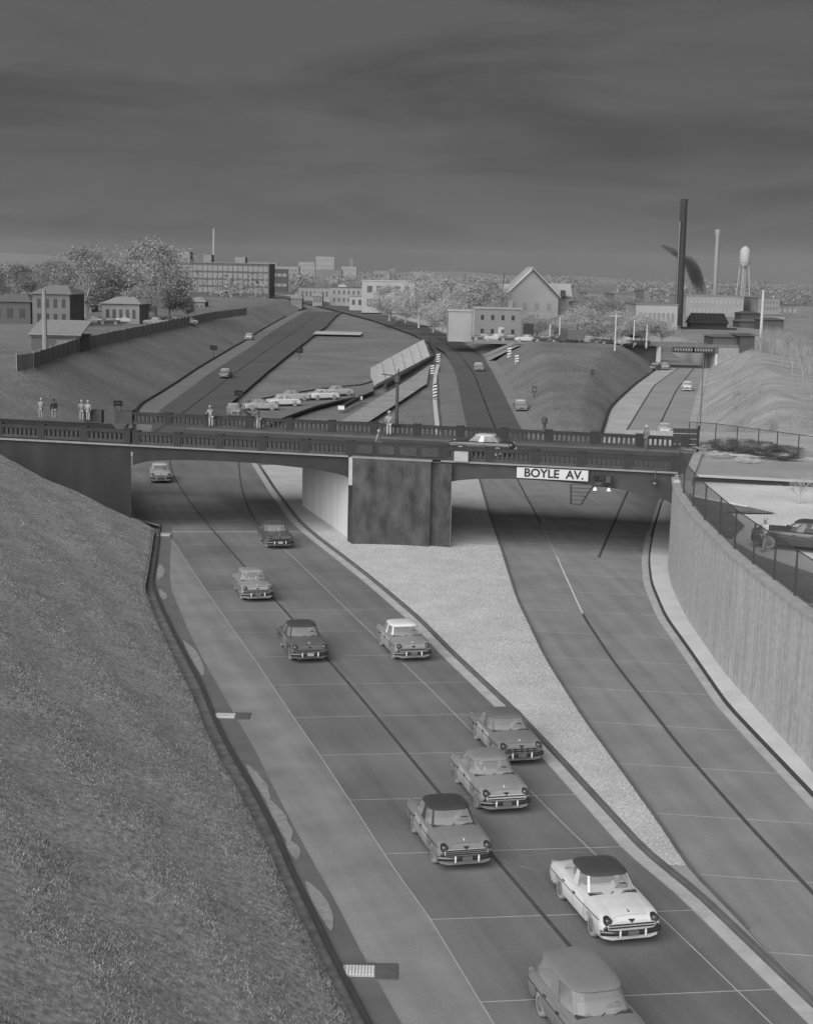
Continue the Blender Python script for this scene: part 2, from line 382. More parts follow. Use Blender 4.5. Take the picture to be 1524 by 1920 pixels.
# ladder hatching in the gore under the right span
mb = MB()
def strip(mb, p, q, w, z):
    p, q = Vector(p), Vector(q); n = Vector((-(q-p).y, (q-p).x, 0)).normalized()*w/2
    mb.quad(*[(v.x, v.y, z) for v in (p-n, q-n, q+n, p+n)])
q = [on(1070, 908, z0), on(1112, 910, z0), on(1089, 946, z0), on(1070, 945, z0)]
strip(mb, q[0], q[3], .16, .012); strip(mb, q[1], q[2], .16, .012)
for k in range(6):
    f = k/5.0; strip(mb, q[0].lerp(q[3], f), q[1].lerp(q[2], f), .3, .016)
structure(mb.build('hatch_marking', M_line, up=True))

# ------------------------------------------------------------------ grass bank on the left
mb = MB(); rows = []; bank_pts = []
offs = [0.2, .6, 1.2, 2, 3, 4, 5, 6, 7.5, 9, 11, 13, 16.5, 20, 40, 120]
def bank_h(k): return .13 + (.40*min(k, 15.5) if k > .3 else 0)
nr = 70
for i in range(nr+1):
    tt = i/nr; row = []
    for k in offs[::-1]:
        Yc = 18 + (113.3-18)*tt; x = A(max(Yc, 24)) - k; ye = face_y(x) + .6; y = 18 + (ye-18)*tt
        z = bank_h(k) + (.08*math.sin(x*1.3+y*.7)+.06*math.sin(x*.6-y*1.1))*min(1, k/3)
        row.append((x, y, z))
    rows.append(row)
mb.grid(rows); structure(mb.build('grass_bank', M_grassL, up=True, smooth=True))
# ------------------------------------------------------------------ median wedge and the paved gore past its tip
tipY = on(1265, 1630).y
def med_z(f, y): return .14 + .25*math.sin(math.pi*f)*min(1, max(0, (y-tipY)/35))
mb = MB(); rows = []
for y in steps(tipY, 150, 1.5):
    a, b = Cc(y)+.2, D(y)-.16; rows.append([(a+(b-a)*f, y, med_z(f, y)) for f in (0, .12, .25, .4, .55, .7, .85, 1)])
mb.grid(rows); structure(mb.build('median_grass', M_median, up=True, smooth=True))
structure(ribbon('gore', 20, tipY, lambda y: Cc(y)+.2, lambda y: max(Cc(y)+.22, D(y)-.16), z0, .13, mat(140, var=.12, scale=.5, fine=.06, fscale=9)))
structure(ribbon('sidewalk', 24, 132, lambda y: E_(y)+.12, W, z0, .115, M_walk))

# grass blades (uncountable)
def blades(name, n, place, hgt, m, label):
    V = np.zeros((n*3, 3)); g = np.random.default_rng(3)
    P = np.array([place(g) for _ in range(n)])
    a = g.uniform(0, 2*np.pi, n); w = g.uniform(.012, .028, n); h = g.uniform(.5, 1.2, n)*hgt; le = g.normal(0, .5, (n, 2))*h[:, None]
    V[0::3] = P + np.stack([np.cos(a)*w, np.sin(a)*w, np.zeros(n)-.02], 1)
    V[1::3] = P - np.stack([np.cos(a)*w, np.sin(a)*w, np.zeros(n)+.02], 1)
    V[2::3] = P + np.stack([le[:, 0], le[:, 1], h], 1)
    me = bpy.data.meshes.new(name); me.vertices.add(n*3); me.vertices.foreach_set('co', V.ravel())
    me.loops.add(n*3); me.loops.foreach_set('vertex_index', np.arange(n*3)); me.polygons.add(n)
    me.polygons.foreach_set('loop_start', np.arange(n)*3); me.polygons.foreach_set('loop_total', np.full(n, 3)); me.update(); me.validate()
    me.materials.append(m); o = bpy.data.objects.new(name, me); COL.objects.link(o); o['kind'] = 'stuff'; o['label'] = label; return o
def pl_bank(g):
    while True:
        Yc = 26 + 87*g.random()**1.15; k = g.random()*14 + .22 if g.random() > .1 else .16 + .5*g.random()**2
        if k < 14.3: break
    x = A(Yc)-k; t = (Yc-18)/(113.3-18); y = 18+(face_y(x)+.6-18)*t
    return (x, min(y, face_y(x)-.1), bank_h(k) + (.08*math.sin(x*1.3+y*.7)+.06*math.sin(x*.6-y*1.1))*min(1, k/3))
blades('grass', 230000, pl_bank, .06, mat(134, var=.28, scale=1.1, island=.22, fine=.22, fscale=5, spec=.03, rough=.95), 'short mown grass covering the left bank')
def pl_med(g):
    while True:
        y = tipY + (107-tipY)*g.random(); f = g.random()
        if g.random() < (D(y)-Cc(y))/14: break
    a, b = Cc(y)+.2, D(y)-.16
    return (a+(b-a)*f, y, med_z(f, y))
blades('grass', 60000, pl_med, .04, mat(176, var=.2, scale=.5, island=.1, spec=.03, rough=.95), 'pale short grass covering the median wedge')

# ------------------------------------------------------------------ retaining wall, its coping and the fence above
WT = 6.0
base = at_z(1480, 1405)
rw = thing('retaining_wall', 'tall curved pale concrete retaining wall along the right sidewalk', 'wall', (W(65), 65, 0))
ys_ = steps(24, 102.5, 4.6)
def wall_x(y): return W(y)
for i in range(len(ys_)-1):
    mb = MB(); n = 3; rows = []
    for k in range(n+1):
        y = ys_[i]+.012 + (ys_[i+1]-ys_[i]-.024)*k/n; x = wall_x(y); rows.append([(x, y, -.1), (x+.06, y, WT), (x+.55, y, WT), (x+.55, y, -.1)])
    mb.grid(rows, close=True); mb.add(rows[0], [(0, 1, 2, 3)]); mb.add(rows[-1], [(3, 2, 1, 0)]); mb.build('wall_panel', M_wall, rw)
    mb = MB(); rows = []
    for k in range(n+1):
        y = ys_[i] + (ys_[i+1]-ys_[i])*k/n; x = wall_x(y); rows.append([(x-.04, y, WT+.003), (x-.04, y, WT+.16), (x+.62, y, WT+.16), (x+.62, y, WT+.003)])
    mb.grid(rows, close=True); mb.build('coping', mat(150, var=.12), rw)
# parking lot and Boyle approach on the plateau behind the wall
mb = MB(); rows = []
for y in steps(14, 100, 5): rows.append([(wall_x(y)+.5, y, 5.95), (wall_x(y)+6, y, 5.95), (60, y, 6), (300, y, 6.2)])
mb.grid(rows); structure(mb.build('parking_lot', M_lot, up=True))
mb = MB(); mb.grid([[(wall_x(99)+.5 if y < 104 else 19.2, y, 5.93), (40, y, 5.93), (300, y, 6.1)] for y in (99, 104, 136)]); structure(mb.build('verge', mat(170, var=.15, scale=.4, fine=.12, fscale=3), up=True))
mb = MB(); mb.grid([[tuple(bp(s, o, 6.2)) for o in (1.2, BW-1.2)] for s in (39.9, 60, 120, 300)]); structure(mb.build('street', mat(140, var=.12, scale=.3), up=True))
for o_ in (-.5, BW-1.0):
    mb = MB(); mb.grid([[tuple(bp(s, o_, 6.3)), tuple(bp(s, o_+1.5, 6.3))] for s in (39.9, 120, 300)]); structure(mb.build('footway', mat(185, var=.1, scale=.4), up=True))
for pts, tn in ((((1290, 925), (1330, 935), (1400, 950), (1455, 962), (1400, 962), (1340, 958), (1300, 945)), 104), (((1302, 950), (1370, 962), (1395, 985), (1370, 1010), (1345, 1000), (1318, 975)), 98), (((1372, 1012), (1420, 1040), (1524, 1075), (1524, 1130), (1440, 1100), (1395, 1055)), 112)):
    mb = MB(); mb.add([tuple(at_z(a, b, 6.02 + (tn % 5)*.004)) for a, b in pts], [tuple(range(len(pts)))]); o = mb.build('worn_grass', mat(tn, var=.25, scale=.5, fine=.25, fscale=4), up=True); o['kind'] = 'stuff'; o['label'] = 'dark worn grass beside the parking lot fence'
lk = thing('kerb_rail', 'thin pale low kerb across the parking lot', 'kerb', tuple(at_z(1300, 935, 5.98))); beam(at_z(1298, 932, 5.98), at_z(1400, 952, 5.98), .18, .15, 0).build('kerb_strip', mat(200), lk)
M_wire = wiremat(66, .10, .36); M_wire2 = wiremat(80, .10, .2)
def chain_fence(pts, h, label, name='chain_link_fence', cat='fence', m=None, tone=58, rail=True):
    t = thing(name, label, cat, pts[0])
    for p in pts: MB().tube(p, p+Vector((0, 0, h)), .045, n=6).build('post', mat(tone), t)
    for a, b in zip(pts[:-1], pts[1:]):
        mb = MB(); up = Vector((0, 0, h-.04)); lo = Vector((0, 0, .06)); mb.quad(a+lo, b+lo, b+up, a+up)
        o = mb.build('mesh_panel', m or M_wire, t); L = (b-a).length; uvl = o.data.uv_layers.new(name='UVMap')
        for l, uv in zip(uvl.data, [(0, 0), (L, 0), (L, h), (0, h)]): l.uv = uv
        if rail: MB().tube(a+Vector((0, 0, h)), b+Vector((0, 0, h)), .03, n=6).build('top_rail', mat(tone), t)
    return t
fp = [Vector((wall_x(y)+.45, y, WT+.16)) for y in (100, 94, 88.5, 83.3, 78.6, 74.3, 70.3, 66.6, 63.2, 60, 57, 54, 50, 46, 42, 38)]
chain_fence(fp, 2.0, 'dark chain-link fence with posts along the top of the retaining wall', m=M_wire)

# ------------------------------------------------------------------ Boyle Avenue bridge
br = thing('road_bridge', 'dark concrete two-span road bridge with slotted parapets over the expressway', 'bridge', tuple(BO), BA)
def bl(name, mb, m, parent=br, smooth=False):
    me = mb.mesh(name, m, smooth); o = bpy.data.objects.new(name, me); COL.objects.link(o); o.parent = parent; return o
ZL = 6.44
def soff(s, s0, s1, zc, ze0, ze1):
    f = (s-s0)/(s1-s0); e = ze0 + (ze1-ze0)*f; c = 1-(2*f-1)**2
    return e + (zc - (ze0+ze1)/2)*(c**.55)
def girder(s0, s1, zc, ze0, ze1, y0, y1):
    mb = MB(); rows = []
    for s in steps(s0, s1, .8): z = soff(s, s0, s1, zc, ze0, ze1); rows.append([(s, y0, z), (s, y0, ZL-.1), (s, y1, ZL-.1), (s, y1, z)])
    mb.grid(rows, close=True); return mb
bl('girder', girder(-.1, 17.0, 5.6, 4.95, 4.75, .12, BW-.1), M_brdark)
bl('girder', girder(23.4, 40.2, 5.4, 4.6, 4.05, .12, BW-.1), M_brmid)
mb = MB(); mb.box((19.9, BW/2, ZL-.05), (41.2, BW-.6, .1)); bl('deck', mb, mat(70, var=.15, scale=.4))
for y_, n_ in ((1.2, 0), (BW-1.2, 1)):
    mb = MB(); mb.box((19.9, y_, ZL+.075), (41.2, 1.5, .15)); bl('footway', mb, mat(82, var=.12, scale=.6))
# ledge under each parapet, projecting a little
for y_ in (.16, BW-.16):
    mb = MB(); mb.box((8.2, y_, ZL+.02), (17.0, .62, .12)); bl('ledge', mb, M_ledge if y_ < 1 else M_brmid)
    mb = MB(); mb.box((31.8, y_, ZL+.02), (16.6, .62, .12)); bl('ledge', mb, M_ledge if y_ < 1 else M_brmid)
sk = .56   # skew of the carriageways to the bridge
def skew_prism(s0, s1, y0, y1, z0_, z1_):
    mb = MB(); v = []
    for z in (z0_, z1_):
        for (s, y) in ((s0, y0), (s1, y0), (s1, y1), (s0, y1)): v.append((s - (y-y0)*sk, y, z))
    return mb.add(v, [(0, 3, 2, 1), (4, 5, 6, 7), (0, 1, 5, 4), (1, 2, 6, 5), (2, 3, 7, 6), (3, 0, 4, 7)])
# abutment with its wing wall; pier flank walls in a pale tone standing in for shade
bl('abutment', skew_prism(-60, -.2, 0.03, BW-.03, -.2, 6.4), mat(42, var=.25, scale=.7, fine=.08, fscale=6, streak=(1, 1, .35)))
mb = MB(); mb.box((-30.2, .05, ZL+.03), (59.9, .5, .13)); bl('ledge', mb, M_ledge)
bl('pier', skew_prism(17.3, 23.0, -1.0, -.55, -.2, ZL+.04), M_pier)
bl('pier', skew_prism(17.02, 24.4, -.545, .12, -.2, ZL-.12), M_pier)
bl('pier_flank', skew_prism(17.0, 24.3, .124, BW+1.0, -.2, 4.98), M_piershade)
mb = MB(); mb.box((20.1, -.78, ZL+.1), (5.9, .52, .12)); bl('pier_cap', mb, M_ledge)
mb = MB(); mb.box((17.1, -.5, 5.5), (.28, .9, 2.0)); bl('pier_return', mb, mat(150, var=.1))  # pale tone carries the shade of the pier's side face
for s_ in (19.2, 21.1):
    mb = MB(); mb.box((s_+.0, -1.004, 3.2), (.04, .02, 6.3)); bl('form_joint', mb, mat(72))
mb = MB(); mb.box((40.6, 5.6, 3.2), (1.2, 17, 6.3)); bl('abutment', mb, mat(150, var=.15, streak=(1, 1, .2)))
# parapets: posts, rails and one mesh per baluster
me_bal = MB().box((0, 0, .36), (.2, .2, .56)).mesh('baluster', M_brmid)
me_balF = MB().box((0, 0, .36), (.2, .2, .56)).mesh('baluster', M_brmid)
me_post = MB().box((0, 0, .5), (.55, .34, 1.0)).box((0, 0, 1.03), (.62, .42, .1)).mesh('parapet_post', M_brdark)
def parapet(y, s0, s1, z, bay=3.55):
    n = max(1, round((s1-s0)/bay)); b = (s1-s0)/n
    for nm, zz, hh, dd in (('bottom_rail', .05, .1+.12, .28), ('top_rail', .77, .26, .32)):
        mb = MB(); mb.box(((s0+s1)/2, y, z+zz+hh/2-.05), (s1-s0, dd, hh)); rail = bl(nm, mb, M_brmid if nm == 'bottom_rail' else M_brdark)
    for i in range(n+1): inst(me_post, 'parapet_post', br, (s0+b*i, y, z))
    for i in range(n):
        k = 8; a0 = s0+b*i+.275; w = b-.55
        for j in range(k+1): inst(me_bal, 'baluster', br, (a0+w*j/k, y, z+.06))
ZP = ZL+.08
parapet(.16, .2, 16.7, ZP); parapet(.16, 23.7, 39.9, ZP); parapet(.16, -18, -.5, ZP+.1); parapet(BW-.16, -6.6, 39.9, ZP)
mb = MB(); mb.box((20.2, .16, ZP+.5), (6.6, .4, 1.05)); bl('pylon_panel', mb, M_brdark)
for s_ in (17.9, 19.5, 21.1, 22.7):
    mb = MB(); mb.box((s_, -.05, ZP+.5), (1.2, .06, .6)); bl('recessed_panel', mb, M_brmid)
mb = MB(); mb.box((25.0, -.1, ZP+.35), (1.0, .5, .7)); bl('end_block', mb, mat(142))
for s_ in (-7.0, -9.8):
    mb = MB(); mb.box((s_, BW-.16, ZP+.5), (1.6, .5, 1.1)); bl('pylon', mb, M_brmid)
# street name board
sg = thing('street_sign', 'pale board lettered BOYLE AV. fixed to the right span of the bridge', 'sign', tuple(bp(31.5, -.25, 5.95)), BA)
bl('sign_board', MB().box((0, 0, 0), (5.0, .08, .74)), mat(172, var=.05), sg)
fc = bpy.data.curves.new('lettering', 'FONT'); fc.body = 'BOYLE  AV.'; fc.size = .82; fc.align_x = 'CENTER'; fc.align_y = 'CENTER'; fc.extrude = .012; fc.offset = .019
fo = bpy.data.objects.new('tmp', fc); COL.objects.link(fo); bpy.context.view_layer.update()
me = bpy.data.meshes.new_from_object(fo.evaluated_get(bpy.context.evaluated_depsgraph_get())); bpy.data.objects.remove(fo)
me.materials.clear(); me.materials.append(mat(38, var=0)); me.transform(Matrix.Translation((.1, -.055, .0)) @ Matrix.Rotation(math.pi/2, 4, 'X') @ Matrix.Diagonal((1.02, 1, 1, 1)))
lo_ = bpy.data.objects.new('lettering', me); COL.objects.link(lo_); lo_.parent = sg
rs = thing('signal_box', 'dark boxy signal cluster with two pale lamps beside the BOYLE AV. board', 'sign', tuple(bp(35.0, -.3, 5.68)), BA)
bl('panel', MB().box((0, 0, .0), (1.35, .14, .85)), mat(48), rs)
for (x, z, w_, h_, t_) in ((-.42, .18, .3, .34, 30), (-.02, .2, .38, .3, 40), (.42, .12, .32, .42, 66), (-.25, -.2, .5, .22, 62), (.3, -.24, .42, .2, 28)):
    bl('box', MB().box((x, -.12, z), (w_, .14, h_)), mat(t_, var=.1), rs)
for x in (-.45, .5):
    bl('lamp', MB().lathe([(.03, .12), (.12, 0), (.16, -.1)], (x, -.28, -.55), 10), mat(215), rs)
    bl('bracket', MB().tube((x, -.05, -.35), (x, -.28, -.48), .025), mat(90), rs)
lf = thing('flood_lamp', 'small dark lamp hung on the bridge face near the right abutment', 'lamp', tuple(bp(38.6, -.3, 5.9)), BA)
bl('shade', MB().lathe([(.06, .14), (.2, .02), (.42, -.05)], (0, -.2, 0), 12), mat(45), lf)
bl('bulb', MB().lathe([(.05, .05), (.16, -.05), (.02, -.16)], (0, -.2, -.1), 10), mat(200), lf)
bl('stem', MB().tube((0, -.2, .1), (0, .2, .75), .03), mat(80), lf)

# ------------------------------------------------------------------ beyond the bridge: roads
LL = line([(250, 880), (254, 790), (262, 762), (334, 718), (385, 684), (458, 641), (518, 604), (545, 590)], smooth=3)
LE = line([(262, 880), (290, 785), (301, 768), (385, 706), (470, 651), (535, 606), (562, 590)], smooth=3)
LR = line([(480, 840), (440, 790), (421, 766), (560, 651), (612, 612), (628, 594), (640, 585)], smooth=3)
LS = line([(348, 771), (560, 617), (592, 592)], smooth=3)
yL1 = on(590, 584).y
structure(ribbon('shoulder', 160, yL1, LL, LE, zr, .02, mat(108, var=.12, scale=.2), cols=2))
structure(ribbon('road', 160, yL1, LE, LR, zr, .03, M_farroad, cols=4))
stripe(LS, 160, yL1, .2, mat(45), zr, .05); kerb('kerb', 160, yL1-60, LL, .35, .25, mat(42), zr, side=-1)
# main expressway curving away to the left in the distance
ML = line([(899, 898), (875, 801), (851, 688), (834, 661), (774, 627), (697, 600), (607, 577), (540, 561), (430, 549), (351, 541)], smooth=2)
MR = line([(1052, 908), (975, 801), (942, 734), (905, 667), (858, 637), (774, 605), (680, 581), (600, 564), (498, 550), (351, 537)], smooth=2)
MS = line([(985, 908), (928, 803), (888, 701), (855, 657), (800, 622), (720, 592), (620, 570), (520, 555), (351, 539)], smooth=2)
structure(ribbon('road', 150, 1250, ML, MR, zr, .05, M_farroad, cols=4))
structure(ribbon('road', 1250, 2400, lambda y: ML(1250)+(ML(1250)-ML(1150))*(y-1250)/100, lambda y: MR(1250)+(ML(1250)-ML(1150))*(y-1250)/100, zr, .05, M_farroad))
stripe(MS, 155, 900, .22, mat(40), zr, .07)
structure(ribbon('shoulder', 155, 400, lambda y: MR(y)+.0, lambda y: MR(y)+2.0, zr, .06, mat(118, var=.12, scale=.2)))
structure(ribbon('verge_strip', 155, 275, lambda y: ML(y)-3.2, ML, zr, .045, mat(105, var=.12, scale=.3, fine=.1, fscale=3)))
structure(ribbon('roadside_path', 400, 850, lambda y: MR(y)+1.5, lambda y: MR(y)+7, zr, .06, mat(158, var=.12, scale=.1)))
# frontage road on the right
FL = line([(1112, 912), (1130, 815), (1144, 770), (1154, 757), (1193, 721), (1222, 700)], zr2, smooth=2)
FR = line([(1240, 940), (1290, 800), (1305, 741), (1318, 700), (1326, 676)], zr2, smooth=2)
FS1 = line([(1120, 912), (1169, 816), (1226, 723), (1258, 700)], zr2, smooth=2); FS2 = line([(1176, 922), (1222, 826), (1268, 731), (1292, 701)], zr2, smooth=2)
structure(ribbon('road', 152, 380, lambda y: FL(min(y, 315)), lambda y: FR(min(y, 315)), zr2, .04, M_front, cols=4))
stripe(FS1, 158, 312, .22, mat(60), zr2, .06); stripe(FS2, 158, 312, .22, mat(60), zr2, .06)
kerb('kerb', 178, 290, FL, .4, .25, mat(48), zr2, side=-1)
structure(ribbon('shoulder', 160, 312, FL, FS1, zr2, .05, mat(155, var=.14, scale=.2, fine=.1, fscale=2)))

# banks beyond the bridge
Fn = [(62, 692, 6.5), (150, 658, 6.6), (280, 628, 7.0), (400, 600, 7.5), (470, 590, 8.0)]
FNp = [at_z(a, b, z) for a, b, z in Fn]
fy = [p.y for p in FNp]; fx = [p.x for p in FNp]; fz = [p.z for p in FNp]
def Fx(y): return float(np.interp(y, fy, fx)) if y >= fy[0] else fx[0] - (fy[0]-y)*.25
def Fz(y): return float(np.interp(y, [125]+fy+[620], [6.4]+fz+[8.6]))
mb = MB(); rows = []
for y in ysteps(122, 620):
    a, b = Fx(y), (LL(min(y, yL1)) if y > 205 else min(LL(y), Aw(y))) - .3
    a = min(a, b-9); rows.append([(-900, y, Fz(y)+.3), (-300, y, Fz(y)+.2), (a-20, y, Fz(y)), (a, y, Fz(y))] + [(a+(b-a)*f, y, Fz(y)+(zr(y)-.02-Fz(y))*(f**1.05)) for f in (.2, .4, .6, .8, 1)])
mb.grid(rows); structure(mb.build('grass_bank', mat(112, var=.18, scale=.1, fine=.24, fscale=2.2, bump=.3, bscale=2.5, spec=.05), up=True, smooth=True))
# drain down that bank
p0, p1 = at_z(62, 672, 7.6), on(228, 768)
mb = MB()
for k in range(8):
    pass
# mound between the main road and the frontage road
def zi(y): return float(np.interp(y, [150, 180, 230, 285, 320], [.4, 1.1, 3.4, 6.2, 6.5]))
mb = MB(); rows = []
for y in steps(150, 309, 2.5):
    a, b = MR(y)+2.0, FL(y)-.4; w = b-a; za, zb = zr(y), zr2(y); zt = max(zi(y), za); ea, eb = min(.3, 7/w), min(.3, 7/w); row = []
    for f in [i/18 for i in range(19)]:
        h_ = za+(zt-za)*min(1, f/ea)**.85 if f < .5 else zb+(zt-zb)*min(1, (1-f)/eb)**.85
        am = min(1, f/.15, (1-f)/.15)*.5
        row.append((a+w*f, y, h_+.02 + am*(pnoise.noise(Vector((f*w*.08, y*.025, 2)))*.9 + pnoise.noise(Vector((f*w*.2, y*.06, 7)))*.35)))
    rows.append(row)
mb.grid(rows); structure(mb.build('grass_mound', mat(108, var=.18, scale=.1, fine=.26, fscale=2.2, bump=.3, bscale=2.5, spec=.05), up=True, smooth=True))
# plateau with streets and houses behind it
M_up = mat(128, var=.16, scale=.1, fine=.14, fscale=1, spec=.05)
FLx, FRx = FL(312)-1.2, FR(312)+1.5
mb = MB(); rows = []
for y in steps(306, 400, 4):
    a = MR(y)+.4; rows.append([(a, y, zr(y)+.02), (a+6, y, max(zr(y)+.05, 5.6 if y < 370 else 0)), (a+20, y, max(6.3, zr(y)+.1)), (FLx, y, 6.2)])
mb.grid(rows); structure(mb.build('upper_ground', M_up, up=True))
mb = MB(); mb.grid([[(FRx, y, 6.1), (120, y, 6.0), (400, y, 6.0), (1500, y, 6.0)] for y in (309, 335, 400)]); structure(mb.build('upper_ground', M_up, up=True))
mb = MB(); rows = []
for y in steps(400, 860, 10):
    a = MR(y)+.4; rows.append([(a, y, zr(y)+.02), (a+6, y, zr(y)+.05), (a+20, y, max(6.3, zr(y)+.1)), (FLx, y, max(6.2, zr(y)+.1)), (120, y, max(6.0, zr(y)+.1)), (400, y, max(6.0, zr(y)+.1)), (1500, y, max(6.0, zr(y)+.1))])
mb.grid(rows); structure(mb.build('upper_ground', M_up, up=True))
# embankment right of the frontage road
mb = MB(); rows = []
for y in steps(134, 318, 2.0):
    a = FR(y)+1.0; z = zr2(y); k = 9.0; row = []
    for d_ in (0, 1.2, 2.4, 3.6, 4.8, 6, 7.2, 8.4, 9.6, 11, 13, 16, 20, 28, 60, 480):
        h_ = z + (6.1-z)*(min(1, d_/k)**.9) if d_ < 12 else 6.0
        am = min(1, d_/3)*(.55 if d_ < 30 else .1)
        row.append((a+d_, y, h_ + am*(pnoise.noise(Vector((d_*.16, y*.022, 1)))*1.5 + pnoise.noise(Vector((d_*.35, y*.05, 5)))*.6)))
    rows.append(row)
mb.grid(rows); structure(mb.build('embankment', M_bankR, up=True, smooth=True))
structure(ribbon('frontage_path', 150, 315, lambda y: FR(y)+.0, lambda y: FR(y)+1.0, zr2, .07, mat(150, var=.12, scale=.2)))

# ------------------------------------------------------------------ cars of the 1950s
def paint(t): return mat(t, rough=.28, var=.03, scale=3, spec=.55)
CHROME = mat(44, rough=.22, var=.05, spec=.7); CHROME_L = mat(205, rough=.25, var=.03, spec=.6); TYRE = mat(150, rough=.9, var=.05); DARKGAP = mat(52, var=.05)
SEAM = mat(150, var=0); SEAT = mat(64, var=.1); UNDER = mat(170, var=.05)
def sgp(c, e): return math.copysign(abs(c)**e, c)
def outline(W_, y0, y1, n, e, z):
    yc, lh = (y0+y1)/2, (y1-y0)/2
    return [Vector((W_*sgp(math.cos(2*math.pi*i/n), 2/e), yc+lh*sgp(math.sin(2*math.pi*i/n), 2/e), z)) for i in range(n)]
def prof_fn(st):
    fin = st.get('fin', 0)
    zs = lerp_tab([(-2.5, .84+fin), (-2.2, .92+fin*.9), (-1.6, .965+fin*.4), (-1, .975), (.5, .98), (1.4, .975), (2.1, .95), (2.5, .86)])
    zt = lerp_tab([(-2.5, .76), (-2.35, .86), (-2.0, .93), (-1.4, .985), (.9, 1.0), (1.4, .985), (2.0, .945), (2.35, .88), (2.5, .78)])
    def w(y):
        a = abs(y); k = .93*(1-.035*(a/2.5)**3)
        return k*(1-.10*max(0, (a-2.3)/.2)**2)
    def half(y):
        W_ = w(y); s_, t_ = zs(y), zt(y); q = [(0, t_+.035), (.36*W_, t_+.025), (.66*W_, t_-.0+.005), (.82*W_, max(s_, t_-.02)-.0), (.94*W_, s_-.045), (W_, s_-.19), (W_*1.005, .63), (.985*W_, .46), (.955*W_, .31), (.7*W_, .25)]
        for yc in (1.52, -1.42):
            d = abs(y-yc)
            if d < .41:
                za = .33 + math.sqrt(.41**2-d*d)
                if yc < 0 and st.get('skirt'): za = min(za, .5)
                q = [(x, max(z, za)) if 6 <= i <= 8 else (x, z) for i, (x, z) in enumerate(q)]
        return q
    return half, w, zs, zt
